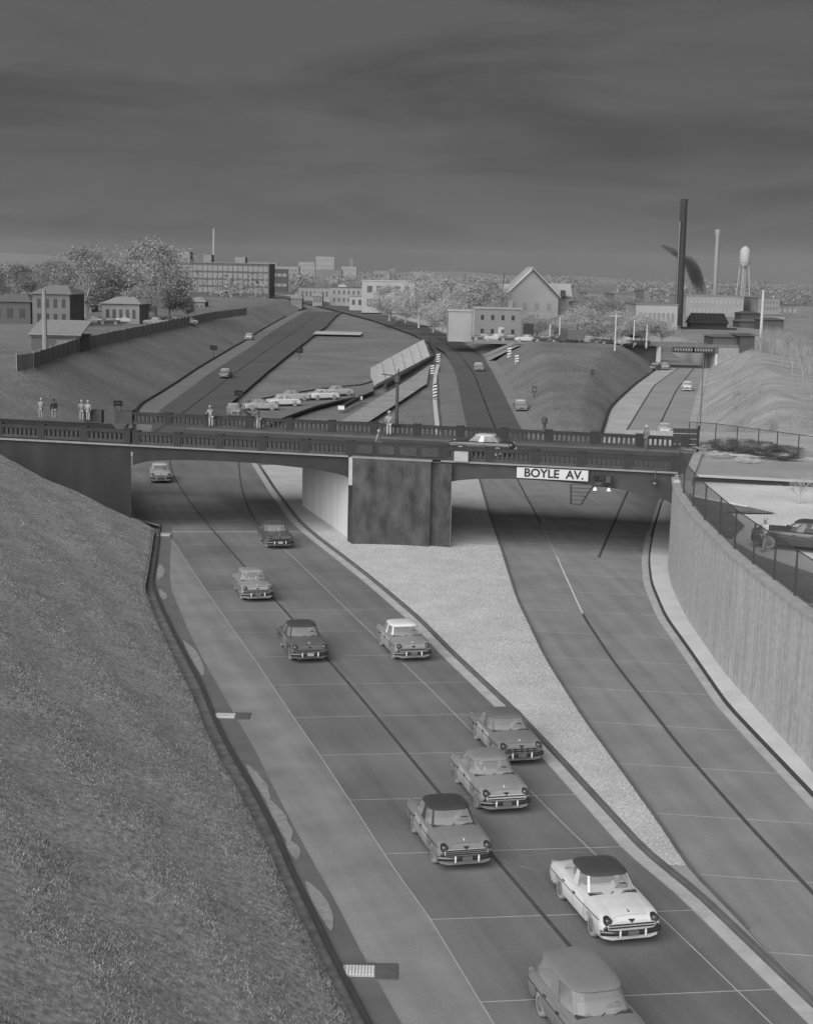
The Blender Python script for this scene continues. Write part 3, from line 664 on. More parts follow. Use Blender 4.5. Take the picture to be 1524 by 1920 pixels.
def make_car(name, label, loc, rz, body, roof, st=None, group=None, glass=200, cat='car', detail=True, side=None):
    st = st or {}; side = side or body
    t = thing(name, label, cat, loc, rz, group); t.scale = (1.05, .94, 1.04)
    def pb(nm, mb, m, parent=None, smooth=False):
        me = mb.mesh(nm, m, smooth); o = bpy.data.objects.new(nm, me); COL.objects.link(o); o.parent = parent or t; return o
    half, w, zs, zt = prof_fn(st)
    ys = sorted(set([round(-2.5+.1*i, 3) for i in range(51)] + [-2.47, 2.47, 1.12, 1.92, -1.02, -1.82]))
    rows = []
    for y in ys:
        h = half(y); rows.append([(x, y, z) for x, z in h] + [(-x, y, z) for x, z in h[:0:-1]])
    mb = MB(); mb.grid(rows, close=True); n = len(rows[0]); mb.f += [tuple(range(n)), tuple(range(len(mb.v)-1, len(mb.v)-1-n, -1))]
    bo = pb('body', mb, paint(body), smooth=35)
    # greenhouse
    rf, rb = st.get('roof_front', .46), st.get('roof_back', -1.12); wf, wb = st.get('ws_front', .98), st.get('rw_back', -1.62); zt_ = st.get('roof_z', 1.40)
    n = 72; lo = outline(.815, wb, wf, n, 4.5, .985); hi = outline(st.get('roof_w', .68), rb, rf, n, 4.0, zt_)
    def pane(nm, a, b, m, k=1.0, z0=.06, z1=.95):
        c0 = Vector((0, (wf+wb)/2, 0)); mb = MB(); rr = []
        for zz in (z0, (z0+z1)/2, z1):
            row = []
            for i in range(a, b+1):
                p = lo[i % n].lerp(hi[i % n], zz); q = Vector((p.x*k, c0.y+(p.y-c0.y)*k, p.z)); row.append(q)
            rr.append(row)
        mb.grid(rr); 
        return pb(nm, mb, m, smooth=60)
    G_ = glassmat(glass, .26)
    pane('windshield', 10, 26, G_); pane('rear_window', 46, 62, G_)
    for s_ in (0, 1):
        r = (lambda a, b: (a, b)) if s_ == 0 else (lambda a, b: (36-b, 36-a))
        if st.get('wagon'): segs = [(1, 8), (-5, 0), (-9, -5)]
        else: segs = [(1, 8), (-7, 0)]
        for a, b in segs: pane('side_window', *r(a, b), G_)
    pc = paint(st.get('pillar', roof))
    for a, b in ((8, 10), (26, 28), (0, 1), (35, 36), (44, 46), (62, 64), (28, 28)):
        if a != b: pane('pillar', a, b, pc, 1.012, 0, 1.0)
    if not st.get('wagon'):
        pane('pillar', -10, -7, pc, 1.012, 0, 1.0); pane('pillar', 43, 46, pc, 1.012, 0, 1.0)
    ring = [lo[i] + Vector((0, 0, .01)) for i in range(n)]
    mb = MB(); rr = []
    c0 = Vector((0, (rf+rb)/2, 0))
    for k, dz in ((.985, -.03), (1.035, -.015), (1.04, .01), (.98, .045), (.86, .075), (.6, .1), (.3, .112), (.02, .115)):
        rr.append([Vector((p.x*k, c0.y+(p.y-c0.y)*(k if k > .9 else k), zt_+dz*st.get('dome', 1))) for p in hi])
    mb.grid(rr, close=True); pb('roof', mb, paint(roof), smooth=60)
    # seats seen through the glass
    for y_ in (.05, -.85) if not st.get('wagon') else (.05, -.8):
        mb = MB(); mb.box((0, y_, 1.07), (1.2, .14, .26)); pb('seat', mb, SEAT)
    mb = MB(); mb.lathe([(.17, -.012), (.2, -.012), (.2, .012), (.17, .012)], (-.36, .62, 1.06), 16, Matrix.Rotation(R(62), 4, 'X')); pb('steering_wheel', mb, DARKGAP)
    mb = MB(); mb.box((0, .86, 1.0), (1.45, .2, .05)); pb('dashboard', mb, SEAT)
    # wheels
    for sx in (-1, 1):
        for y_ in (1.52, -1.42):
            Mw = Matrix.Rotation(math.pi/2*sx, 4, 'Y'); wh = MB(); wh.lathe([(.2, -.1), (.31, -.1), (.345, -.05), (.345, .05), (.31, .1), (.22, .1)], (sx*.76, y_, .345), 20, Mw)
            wo_ = pb('wheel', wh, TYRE, smooth=50)
            hc = MB(); hc.lathe([(.22, .095), (.2, .11), (.12, .115), (.06, .14), (.01, .145)], (sx*.76, y_, .345), 16, Mw); pb('hubcap', hc, mat(112, rough=.3, var=.05), wo_, smooth=40)
    W2 = w(2.3)
    # bumpers
    def bumper(nm, sgn, guards):
        mb = MB(); rr = []
        for i in range(13):
            bw_ = .92 if sgn > 0 else .8; x = bw_*(-1 + i/6); y = sgn*(2.64 - .19*abs(x/bw_)**3); rr.append([(x, y-.05*sgn, .40), (x, y, .41), (x, y+.03*sgn, .475), (x, y, .545), (x, y-.05*sgn, .555)])
        mb.grid(rr); o = pb(nm, mb, CHROME, smooth=60)
        for x in guards:
            g = MB(); g.lathe([(.02, .37), (.032, .4), (.032, .55), (.02, .59)], (x, sgn*2.67, 0), 8); pb('bumper_guard', g, st.get('guard', CHROME_L), o, smooth=50)
        return o
    bumper('front_bumper', 1, (-.38, .38)); bumper('rear_bumper', -1, (-.45, .45))
    # grille opening with bars
    gz = st.get('grille_z', .665); gh = st.get('grille_h', .17)
    mb = MB(); mb.box((0, 2.47, gz), (1.42, .1, gh)); gr = pb('grille', mb, mat(st.get('grille_tone', 178), var=.05))
    nb = st.get('bars', 2)
    for k in range(nb):
        zb = gz - gh/2 + gh*(k+.5)/nb; mb = MB(); mb.tube((-.68, 2.535, zb), (.68, 2.535, zb), .022, n=8); pb('grille_bar', mb, CHROME, gr)
    for k in range(st.get('teeth', 0)):
        x = -.5 + 1.0*k/(st['teeth']-1); mb = MB(); mb.box((x, 2.545, gz), (.05, .05, gh*.9)); pb('grille_tooth', mb, CHROME, gr)
    for sx in (-1, 1):
        hl = MB(); Mh = Matrix.Rotation(-math.pi/2, 4, 'X'); c = (sx*.70, 2.40, .80)
        hl.lathe([(.125, -.12), (.13, .05), (.12, .10), (.1, .11)], c, 18, Mh); h_ = pb('headlight', hl, CHROME, smooth=50)
        ln = MB(); ln.lathe([(.1, .09), (.085, .115), (.05, .13), (.005, .135)], c, 16, Mh); pb('lens', ln, mat(70, rough=.1, var=0, spec=.8), h_, smooth=60)
        pk = MB(); pk.lathe([(.07, .0), (.075, .05), (.05, .08), (.01, .085)], (sx*.76, 2.45, .6), 12, Mh); pb('parking_light', pk, CHROME, smooth=50)
        tl = MB(); tl.lathe([(.09, -.05), (.1, .06), (.07, .11), (.01, .12)], (sx*.74, -2.44, .80+st.get('fin', 0)*.6), 14, Matrix.Rotation(math.pi/2, 4, 'X')); pb('tail_light', tl, mat(120, rough=.2, var=0), smooth=50)
        # side moulding follows the flank
        mb = MB(); rr = []
        for y in np.linspace(-2.3, 2.3, 24):
            x = sx*(w(y)*1.003+.004); z = .76 + .05*(y/2.3) + st.get('dip', 0)*max(0, 1-abs(y+.3)/.7); rr.append([(x, y, z-.013), (x+sx*.014, y, z), (x, y, z+.013)])
        mb.grid(rr); pb('side_trim', mb, CHROME)
        for (a, b) in (((.98, .02), (-.02, -.98)) if not st.get('hardtop') else ((.98, -.45),)):
            mb = MB(); rr = []
            for y in np.linspace(a-.015, b+.015, 9): W_ = w(y); s_ = zs(y); rr.append([(sx*(W_*.955+.006), y, s_-.055), (sx*(W_+.006), y, s_-.19), (sx*(W_*1.005+.006), y, .63), (sx*(W_*.985+.006), y, .46), (sx*(W_*.957+.006), y, .33)])
            mb.grid(rr); do = pb('door', mb, paint(side), smooth=35)  # a side tone paler than the body puts flank shade into the paint
            hd = MB(); hd.box((sx*(w(b)+.02), b+.14, .83), (.03, .16, .03)); pb('handle', hd, CHROME, do)
    mb = MB(); mb.tube((0, 1.95, .985), (0, 2.2, .965), .008, .016, n=6); mb.lathe([(.005, 0), (.022, .02), (.016, .05), (.002, .07)], (0, 2.22, .93), 8); pb('hood_ornament', mb, CHROME if body > 140 else CHROME_L)
    # hood panel edge lines and badge
    mb = MB(); rr = []
    for y in np.linspace(1.12, 2.36, 14): rr.append([(x, y, z+.006) for x, z in [(-.58*w(y), zt(y)+.004), (-.36*w(y), zt(y)+.03), (0, zt(y)+.045), (.36*w(y), zt(y)+.03), (.58*w(y), zt(y)+.004)]])
    mb.grid(rr); pb('hood', mb, paint(body), smooth=40)
    mb = MB(); mb.add([(-.1, 2.46, .84), (.1, 2.46, .84), (.0, 2.50, .745), (-.1, 2.50, .84), (.1, 2.50, .84), (0, 2.54, .745)], [(0, 1, 2), (3, 5, 4), (0, 3, 4, 1), (1, 4, 5, 2), (2, 5, 3, 0)]); pb('badge', mb, CHROME)
    mb = MB(); mb.box((0, 2.70, .5), (.32, .02, .15)); pb('license_plate', mb, mat(90 if body > 100 else 150, var=.05))
    mb = MB(); mb.tube((-.1, 1.04, 1.0), (-.5, .93, 1.08), .012, n=5); mb.tube((.15, 1.04, 1.0), (.0, .93, 1.08), .012, n=5); pb('wiper', mb, CHROME)
    mb = MB(); mb.box((0, 0, .27), (1.25, 4.4, .06)); pb('underside', mb, UNDER)
    return t
def tangent(f, y): 
    v = Vector((f(y+1.5)-f(y-1.5), 3.0, 0)).normalized(); return v
def car_at(px, py, f, toward=True, back=2.05, zf=zr, **k):
    """the point is the ground under the middle of the bumper nearest the camera"""
    p = on(px, py, zf); tg = tangent(f, p.y+2.5); tg = Vector((tg.x*.88, tg.y, 0)).normalized(); c = p + tg*back; c.z = zf(c.y)
    h = -tg if toward else tg; rz = math.atan2(-h.x, h.y); return dict(loc=(c.x, c.y, c.z+.01), rz=rz, **k)
NEAR = []
GC = 'cars coming down the left carriageway'
def car(label, d, body, roof, st=None, group=GC, **k): return make_car('sedan', label, d['loc'], d['rz'], body, roof, st, group, **k)
car('light car half shaded under the left span of the bridge', car_at(302, 906, S1), 165, 178, dict(teeth=0))
NEAR.append((car('dark sedan with black grille just past the bridge beside the pier', car_at(524, 1029, S1), 88, 78, dict(grille_tone=80, teeth=7)), 'dark sedan just past the bridge'))
NEAR.append((car('mid grey car left of the lane line, third of the line from the bridge', car_at(482, 1128, S1), 138, 140, dict(grille_tone=120)), 'mid grey car third from the bridge'))
NEAR.append((car('dark two-door hardtop with near-black domed roof beside the lane line', car_at(579, 1242, S1), 92, 66, dict(hardtop=1, grille_tone=90, bars=1), side=128), 'dark hardtop with near-black domed roof'))
NEAR.append((car('finned car with pale roof next to the median kerb', car_at(772, 1240, S2), 132, 205, dict(fin=.08, grille_h=.12, bars=1, grille_tone=110, roof_front=.5), side=160), 'finned car with the pale roof'))
NEAR.append((car('grey sedan close to the median, partly hidden by the car in front', car_at(972, 1433, S2), 116, 98, dict(grille_tone=120, teeth=5), side=160), 'grey sedan close to the median'))
NEAR.append((car('plain mid grey sedan with grey roof between the lanes', car_at(943, 1524, S2), 132, 124, dict(bars=2, grille_h=.2), side=165), 'plain mid grey sedan'))
NEAR.append((car('grey sedan with near-black roof straddling the dark lane line', car_at(868, 1628, S1), 122, 62, dict(dip=-.06, bars=3, grille_h=.18), side=160), 'grey sedan straddling the lane line'))
NEAR.append((car('two-tone pale sedan with near-black roof and V badge, nearest whole car', car_at(1174, 1768, S2), 196, 66, dict(dip=-.0, bars=2, grille_h=.16, pillar=196), side=214), 'two-tone pale sedan'))
p = at_z(1053, 1776, 1.5); tg = tangent(S2, p.y); h = -tg; c = p + h*2.15
make_car('station_wagon', 'grey station wagon with long flat roof at the bottom edge', (c.x, c.y, .01), math.atan2(-h.x, h.y), 122, 124, dict(wagon=1, dome=.55, roof_back=-2.15, rw_back=-2.42, roof_z=1.46, roof_w=.71, roof_front=.5), GC, cat='station wagon', side=122)
# beyond the bridge
GF = 'cars on the expressway beyond the bridge'
car('dark-roofed car on the far left carriageway above the bridge', car_at(420, 710, LS), 92, 150, group=GF)
car('pale car highest on the far left carriageway', car_at(466, 638, LE), 190, 175, group=GF)
car('car on the far left carriageway just behind the bridge parapet', car_at(440, 781, LR), 130, 150, group=GF)
car('pale topped car on the curving main road, the farther of two', car_at(898, 697, MS, False), 105, 178, group=GF)
car('pale topped car on the curving main road, nearer of two', car_at(977, 772, MR, False), 110, 178, group=GF)
car('pale car on the frontage road behind the right span', car_at(1245, 819, FS2, zf=zr2), 178, 150, group=GF)
car('small pale car farther up the frontage road', car_at(1287, 734, FS2, zf=zr2), 195, 190, group=GF)
# parked and queued cars on the ramp
rq = [(489, 770, 150), (532, 762, 185), (550, 752, 160), (606, 750, 190), (634, 743, 165)]
for i, (a, b, tn) in enumerate(rq):
    p = on(a, b); make_car('sedan', 'pale car in the queue on the ramp, ' + ['nearest the bridge', 'second from the bridge', 'in the middle', 'fourth from the bridge', 'nearest the sloped wall'][i], (p.x, p.y, p.z+.1), R(-72+4*i), tn, tn-25, None, 'cars queued on the ramp behind the bridge')
far_car = make_car('sedan', 'tiny dark car on the distant stretch of expressway', (0, 0, 0), 0, 80, 120, None, 'cars on the distant stretch of expressway')
spots = [(738, 600, MR), (745, 606, MS), (455, 549, MR), (426, 546, MR), (390, 542, MR), (530, 572, LR), (728, 592, MR), (480, 552, MS)]
for i, (a, b, f) in enumerate(spots):
    o = far_car if i == 0 else copy_tree(far_car); p = on(a, b); tg = tangent(f, p.y); o.location = (p.x, p.y, p.z+.1); o.rotation_euler.z = math.atan2(-tg.x, tg.y)
# car on the bridge deck and the one in the parking lot
make_car('two_tone_car', 'dark car with pale roof crossing the bridge to the left', tuple(deck(902, 5.0, ZL+.02)), BA + math.pi/2, 50, 172, dict(fin=.06, hardtop=1), None, side=62)
p = at_z(1478, 1030, 5.96); make_car('dark_car', 'dark rounded car parked in the lot at the right edge', (p.x+.6, p.y, 5.97), R(62), 64, 60, dict(roof_front=.3, roof_back=-1.2), None, side=64, glass=90)

# ------------------------------------------------------------------ people
def skin_mesh(verts, edges, radii, root=0, sub=1):
    me = bpy.data.meshes.new('tmp'); me.from_pydata(verts, edges, []); o = bpy.data.objects.new('tmp', me); COL.objects.link(o)
    o.modifiers.new('skin', 'SKIN'); sm = o.modifiers.new('sub', 'SUBSURF'); sm.levels = sub
    for i, r in enumerate(radii):
        sv_ = me.skin_vertices[0].data[i]; sv_.radius = (r, r) if not isinstance(r, tuple) else r; sv_.use_root = (i == root)
    bpy.context.view_layer.update(); r_ = bpy.data.meshes.new_from_object(o.evaluated_get(bpy.context.evaluated_depsgraph_get())); bpy.data.objects.remove(o)
    r_.polygons.foreach_set('use_smooth', [True]*len(r_.polygons)); return r_
def person(label, loc, rz, coat, legs, skin=120, hair=190, pose='stand', group=None, hat=None, scale=1.0):
    coat, legs, skin, hair = coat*.8, legs*.8, skin*.85, hair*.75; hat = hat*.8 if hat else None
    t = thing('person', label, 'person', loc, rz, group); t.scale = (scale,)*3
    st = .16 if pose == 'walk' else .03; lean = .25 if pose == 'lean' else 0.0; ae = {'stand': (.05, .02), 'walk': (.2, -.16), 'lean': (.34, .34)}[pose]
    V = [(0, 0, .93), (0, lean*.3, 1.15), (0, lean*.7, 1.38), (0, lean*.85, 1.5), (0, lean+.03, 1.64), (0, lean+.02, 1.74)]
    E_s = [(0, 1), (1, 2), (2, 3), (3, 4), (4, 5)]; Rr = [(.15, .11), (.14, .105), (.17, .11), .055, .095, .075]
    for s_, k in ((-1, st), (1, -st)):
        b = len(V); V += [(s_*.1, 0, .86), (s_*.11, k*.55+.02, .49), (s_*.11, k*1.0, .09), (s_*.12, k+.13, .04)]; E_s += [(0, b), (b, b+1), (b+1, b+2), (b+2, b+3)]; Rr += [.095, .065, .045, .04]
    for s_, k in ((-1, ae[0]), (1, ae[1])):
        b = len(V); V += [(s_*.2, lean*.7, 1.42), (s_*.26, lean*.7+k*.35, 1.15), (s_*.24, lean*.7+k+.06, .93 if pose != 'lean' else 1.12), (s_*.235, lean*.7+k+.1, .84 if pose != 'lean' else 1.08)]
        E_s += [(2, b), (b, b+1), (b+1, b+2), (b+2, b+3)]; Rr += [.065, .048, .036, .04]
    me = skin_mesh(V, E_s, Rr); me.materials.append(mat(skin, rough=.6, var=0)); o = bpy.data.objects.new('body', me); COL.objects.link(o); o.parent = t
    up = [0, 1, 2, 14, 15, 16, 18, 19, 20]; ix = {v: i for i, v in enumerate(up)}
    cv = [V[i] for i in up] ; ce = [(ix[a], ix[b]) for a, b in E_s if a in ix and b in ix]
    cr_ = [(Rr[i][0]*1.12+.01, Rr[i][1]*1.12+.01) if isinstance(Rr[i], tuple) else Rr[i]*1.12+.012 for i in up]
    me = skin_mesh(cv, ce, cr_); me.materials.append(mat(coat, rough=.9, var=.08)); o = bpy.data.objects.new('coat', me); COL.objects.link(o); o.parent = t
    lg = [0, 6, 7, 8, 10, 11, 12]; ix = {v: i for i, v in enumerate(lg)}
    me = skin_mesh([V[i] for i in lg], [(ix[a], ix[b]) for a, b in E_s if a in ix and b in ix], [(Rr[i][0]*1.08, Rr[i][1]*1.1) if isinstance(Rr[i], tuple) else Rr[i]*1.12+.012 for i in lg]); me.materials.append(mat(legs, rough=.9, var=.08))
    o = bpy.data.objects.new('trousers', me); COL.objects.link(o); o.parent = t
    hm = MB(); hm.lathe([(.085, 1.66), (.104, 1.7), (.1, 1.76), (.06, 1.82), (.01, 1.835)], (0, lean+.0, 0), 12); o2 = hm.mesh('hair', mat(hair, var=.05), 50); o = bpy.data.objects.new('hair', o2); COL.objects.link(o); o.parent = t
    if hat:
        hm = MB(); hm.lathe([(.17, 1.75), (.175, 1.765), (.1, 1.77), (.09, 1.86), (.02, 1.88)], (0, lean+.01, 0), 14); o = bpy.data.objects.new('hat', hm.mesh('hat', mat(hat, var=0), 50)); COL.objects.link(o); o.parent = t
    return t
GP = 'people watching from the bridge'
FO, NO = BW-.95, .75
person('person in pale coat at the far left of the bridge', deck(77, FO), 0, 150, 160, group=GP, pose='lean')
person('person in dark jacket and pale trousers left on the bridge', deck(102, FO), .4, 48, 150, hair=60, skin=80, group=GP)
person('person in light shirt, left of a pair by the far parapet', deck(154, FO), .1, 140, 165, group=GP)
person('person in light coat, right of a pair by the far parapet', deck(166, FO), -.3, 165, 170, group=GP)
person('person in pale clothes leaning alone on the far parapet', deck(396, FO), .5, 165, 185, group=GP, pose='lean')
person('person with dark top and pale trousers bending with a camera', deck(485, FO), .9, 110, 180, group=GP, pose='lean', hair=70)
person('tall person in pale long coat and hat mid bridge', deck(729, FO-.3), .2, 165, 190, group=GP, pose='stand', hat=190, scale=1.1)
person('person at the near parapet over the pier', deck(709, NO), 1.2, 150, 180, group=GP)
person('person with pale hat walking at the right end of the bridge', deck(1210, FO-1.0), 2.4, 120, 110, group=GP, pose='walk', hat=210)
p = at_z(1431, 1036, 5.96); person('person in pale shirt standing beside the parked dark car', (p.x, p.y, 5.97), 2.0, 205, 170, pose='walk')

def occupant(label, car_obj, x, y, coat, skin=70, hair=150):
    M_ = WM[car_obj] @ Matrix.Diagonal(car_obj.scale.to_4d()); p = M_ @ Vector((x, y, .62)); t = thing('person', label, 'person', tuple(p), car_obj.rotation_euler.z, 'people inside the cars')
    V = [(0, 0, .12), (0, 0, .35), (0, .0, .5), (0, .02, .62), (0, .03, .70), (-.17, .0, .46), (-.2, .14, .26), (-.1, .36, .38), (.17, .0, .46), (.2, .14, .26), (.1, .36, .38)]
    me = skin_mesh(V, [(0, 1), (1, 2), (2, 3), (3, 4), (2, 5), (5, 6), (6, 7), (2, 8), (8, 9), (9, 10)], [(.15, .11), (.15, .11), .055, .088, .07, .06, .045, .035, .06, .045, .035]); me.materials.append(mat(skin, rough=.6, var=0))
    o = bpy.data.objects.new('body', me); COL.objects.link(o); o.parent = t
    ix = [0, 1, 2, 5, 6, 8, 9]; mp_ = {v: i for i, v in enumerate(ix)}
    me = skin_mesh([V[i] for i in ix], [(mp_[a], mp_[b]) for a, b in ((0, 1), (1, 2), (2, 5), (5, 6), (2, 8), (8, 9))], [(.165, .125), (.165, .125), .07, .072, .058, .072, .058]); me.materials.append(mat(coat, rough=.9, var=.05))
    o = bpy.data.objects.new('coat', me); COL.objects.link(o); o.parent = t
    h = MB().lathe([(.075, .63), (.1, .67), (.095, .74), (.05, .78), (.005, .79)], (0, -.005, 0), 10); o = bpy.data.objects.new('hair', h.mesh('hair', mat(hair, var=0), 50)); COL.objects.link(o); o.parent = t
for co_, nm in NEAR:
    occupant('driver behind the wheel of the ' + nm, co_, -.36, .2, rnd.choice([60, 110, 150]), rnd.choice([58, 70, 84]), rnd.choice([120, 160, 60]))
for k in (1, 5): occupant('front passenger in the ' + NEAR[k][1], NEAR[k][0], .36, .2, 140, 62, 150)
# ------------------------------------------------------------------ posts, signs, lamps
def mpp(p): return (p.y*CC + (CAM_H-p.z)*SS)/FPX
BLK = mat(24, var=.05)
def board_sign(px, py, zf, w, h, pole, label, tone=24, extra=False, posts=1):
    p = on(px, py, zf); k = mpp(p); t = thing('sign', label, 'sign', tuple(p), 0, 'dark roadside signs beyond the bridge'); W_, H_, P_ = w*k, h*k, pole*k
    for i in range(posts):
        x = 0 if posts == 1 else (-.3+.6*i)*W_; MB().tube(p+Vector((x, .05, -.3)), p+Vector((x, .05, P_+H_*.6)), .06, n=6).build('post', mat(45), t)
    MB().box(p+Vector((0, 0, P_+H_/2)), (W_, .08, H_)).build('board', mat(tone, var=.05), t)
    MB().box(p+Vector((0, -.05, P_+H_/2)), (W_*.5, .02, H_*.18)).build('legend', mat(tone+36, var=0), t)
    if extra: MB().box(p+Vector((W_*.18, -.01, P_-H_*.22)), (W_*.45, .07, H_*.42)).build('lower_board', mat(tone, var=.05), t)
board_sign(401, 669, lambda y: zr(y)+.8, 13, 8, 13, 'black board sign on a post on the far left bank')
board_sign(562, 672, zr, 12, 10, 10, 'black board sign on a post right of the far left carriageway')
board_sign(448, 758, zr, 17, 10, 16, 'black double sign by the ramp just behind the bridge', extra=True)
board_sign(222, 770, lambda y: zr(y)+1.5, 17, 10, 9, 'wide black sign on two posts at the foot of the left bank', posts=2)
board_sign(1001, 745, lambda y: zr(y)+1.2, 10, 13, 8, 'grey square sign back on the grass mound', tone=70)
board_sign(1110, 709, lambda y: max(zr(y), zi(y)-.4), 7, 10, 6, 'small dark sign on the mound near the frontage road', tone=50)
def hazard_board(px, py, zf, hpx, label, tone=28):
    p = on(px, py, zf); k = mpp(p); H_ = hpx*k; W_ = 7*k; t = thing('hazard_marker', label, 'marker', tuple(p), 0, 'striped hazard markers')
    MB().tube(p+Vector((0, .06, -.2)), p+Vector((0, .06, H_)), .06, n=6).build('post', mat(90), t)
    MB().box(p+Vector((0, 0, H_*.58)), (W_, .06, H_*.84)).build('board', mat(185), t)
    n = 5
    for i in range(n):
        z = H_*(.2+.76*i/(n-1)); a = W_/2
        v = [p+Vector(q) for q in ((-a, -.035, z-.1*H_/2-.03), (a, -.035, z+.02), (a, -.035, z+.09*H_), (-a, -.035, z+.09*H_/3-.03))]
        mb = MB(); mb.add(v+[q+Vector((0, -.02, 0)) for q in v], [(0, 1, 2, 3), (7, 6, 5, 4), (0, 4, 5, 1), (1, 5, 6, 2), (2, 6, 7, 3), (3, 7, 4, 0)]); mb.build('stripe', mat(tone, var=0), t)
hazard_board(815, 751, zr, 31, 'black striped marker post nearest the bridge on the pale verge')
hazard_board(810, 707, zr, 24, 'striped marker post halfway up the pale verge')
hazard_board(821, 684, zr, 22, 'striped marker post at the corner of the sloped wall')
hazard_board(954, 676, lambda y: zr(y)+.8, 26, 'faint striped marker on the mound, farther of two', tone=70)
hazard_board(968, 690, lambda y: zr(y)+.8, 26, 'faint striped marker on the mound, nearer of two', tone=70)
def lamp_post(s_px, off, label, hpx, arm):
    b = deck(s_px, off); b.z = ZP+.9; k = mpp(b); H_ = hpx*k; t = thing('street_lamp', label, 'lamp post', tuple(b), 0)
    MB().tube(b, b+Vector((0, 0, H_)), .15, .11, n=10).build('pole', mat(66), t)
    MB().lathe([(.12, 0), (.24, .1), (.24, .5), (.1, .6)], b+Vector((0, 0, H_-.5)), 12).build('lamp_head', mat(70), t)
    if arm:
        q = b+Vector((0, 0, H_+.1)); MB().tube(q, q+Vector((.1, 0, .55)), .07, .05, n=6).build('finial', mat(60), t)
        MB().tube(q, q+Vector((-1.3, 0, .1)), .045, n=6).build('arm', mat(60), t)
lamp_post(743, BW-.3, 'tall dark lamp post on the far parapet above the pier', 90, True)
lamp_post(1019, BW-.3, 'short dark post on the far parapet left of the frontage road', 26, False)
def pole(px, py, zf, top_y, r, tone, label, name='utility_pole', arms=0, group=None):
    p = on(px, py, zf); k = mpp(p); H_ = (py-top_y)*k; t = thing(name, label, 'pole', tuple(p), 0, group)
    MB().tube(p+Vector((0, 0, -.3)), p+Vector((0, 0, H_)), r, r*.7, n=8).build('shaft', mat(tone, var=.12), t)
    for i in range(arms): MB().box(p+Vector((0, 0, H_-.5-.9*i)), (2.2, .12, .12)).build('crossarm', mat(tone), t)
    return t, p, H_
uz = lambda y: max(6.2, zr(y)+.1)
pole(85, 662, Fz, 545, .42, 118, 'pale wooden pole rising beside the shed on the left')
pole(1311, 814, zr2, 668, .09, 88, 'thin grey pole with a box at its foot right of the frontage road')
pole(1424, 655, lambda y: 6.0, 545, .34, 160, 'pale leaning-free pole before the freight sheds on the right')
for i, (a, b, c_) in enumerate([(973, 632, 580), (1030, 640, 608), (1048, 640, 595), (1152, 655, 588), (1187, 648, 600), (1211, 650, 610)]):
    pole(a, b, uz, c_, .15, 165, 'pale utility pole standing ' + ['beside the brick corner house', 'left of the truck behind the mound', 'just left of the parked truck', 'at the corner above the dark slope', 'right of the dark slope', 'beside the small far bridge'][i], arms=1 if i in (3,) else 0, group='utility poles behind the mound')

# ------------------------------------------------------------------ ramp, sloped wall, pale verge line
mb = MB(); up_ = [(450, 764), (469, 755), (515, 745), (564, 737), (600, 731), (679, 723), (700, 716)]; dn = [(505, 800), (535, 785), (565, 774), (594, 764), (630, 755), (680, 744), (700, 736)]
mb.grid([[tuple(on(*p)+Vector((0, 0, .06))) for p in up_], [tuple(on(*p)+Vector((0, 0, .06))) for p in dn]]); structure(mb.build('ramp', mat(105, var=.14, scale=.2), up=True))
for pts in (up_, dn):
    mb = MB(); rr = []
    for p in pts: q = on(*p); rr.append([(q.x, q.y-.15, q.z), (q.x, q.y-.15, q.z+.28), (q.x, q.y+.15, q.z+.28), (q.x, q.y+.15, q.z)])
    mb.grid(rr); structure(mb.build('kerb', mat(62)))
sw = thing('sloped_wall', 'pale sloping concrete wall with dark coping beside the curving road', 'wall', tuple(on(760, 700)))
c = [on(702, 728), on(806, 672), on(794, 648), on(694, 706)]
for i in range(6):
    f0, f1 = i/6+.004, (i+1)/6-.004; a, b = c[0].lerp(c[1], f0), c[0].lerp(c[1], f1); e, d_ = c[3].lerp(c[2], f0), c[3].lerp(c[2], f1)
    z1 = Vector((0, 0, .5)); z2 = Vector((0, 0, 1.5)); mb = MB()
    mb.add([a, b, d_, e, a+z1, b+z1, d_+z2, e+z2], [(3, 2, 1, 0), (4, 5, 6, 7), (0, 1, 5, 4), (1, 2, 6, 5), (2, 3, 7, 6), (3, 0, 4, 7)]); mb.build('wall_panel', mat(176, var=.1, scale=.5), sw)
beam(on(722, 729), on(812, 674), .5, .9, -.1).build('coping', mat(48), sw); beam(on(804, 646), on(818, 668), .6, 1.2, 0).build('end_coping', mat(58), sw)
vl = [(821, 684), (816, 705), (814, 730), (815, 752), (817, 775), (820, 803), (823, 830)]
mb = MB(); mb.grid([[(on(*p).x-.3, on(*p).y, on(*p).z+.09), (on(*p).x+.3, on(*p).y, on(*p).z+.09)] for p in vl]); structure(mb.build('verge_line', mat(175, var=.1), up=True))
mb = MB(); ep = [[(690, 745), (735, 735)], [(705, 722), (768, 715)], [(722, 732), (805, 690)]]
q = [on(640, 790), on(700, 752), on(760, 716), on(806, 684), on(800, 720), on(740, 760), on(690, 792)]
mb.add([(v.x, v.y, v.z+.05) for v in q], [tuple(range(7))]); structure(mb.build('bare_earth', mat(135, var=.15, scale=.3, fine=.15, fscale=2), up=True))
for nm, a, b, tn in (('drain_wall', (640, 768), (674, 750), 62), ):
    t = thing('culvert_headwall', 'small dark culvert wall with pale ends on the verge behind the bridge', 'culvert', tuple(on(*a))); beam(on(*a), on(*b), .4, .6, 0).build('headwall', mat(tn), t)
    for q in (a, b): MB().box(on(*q)+Vector((0, -.1, .3)), (.9, .8, .5)).build('end_block', mat(190), t)
mb = MB(); 
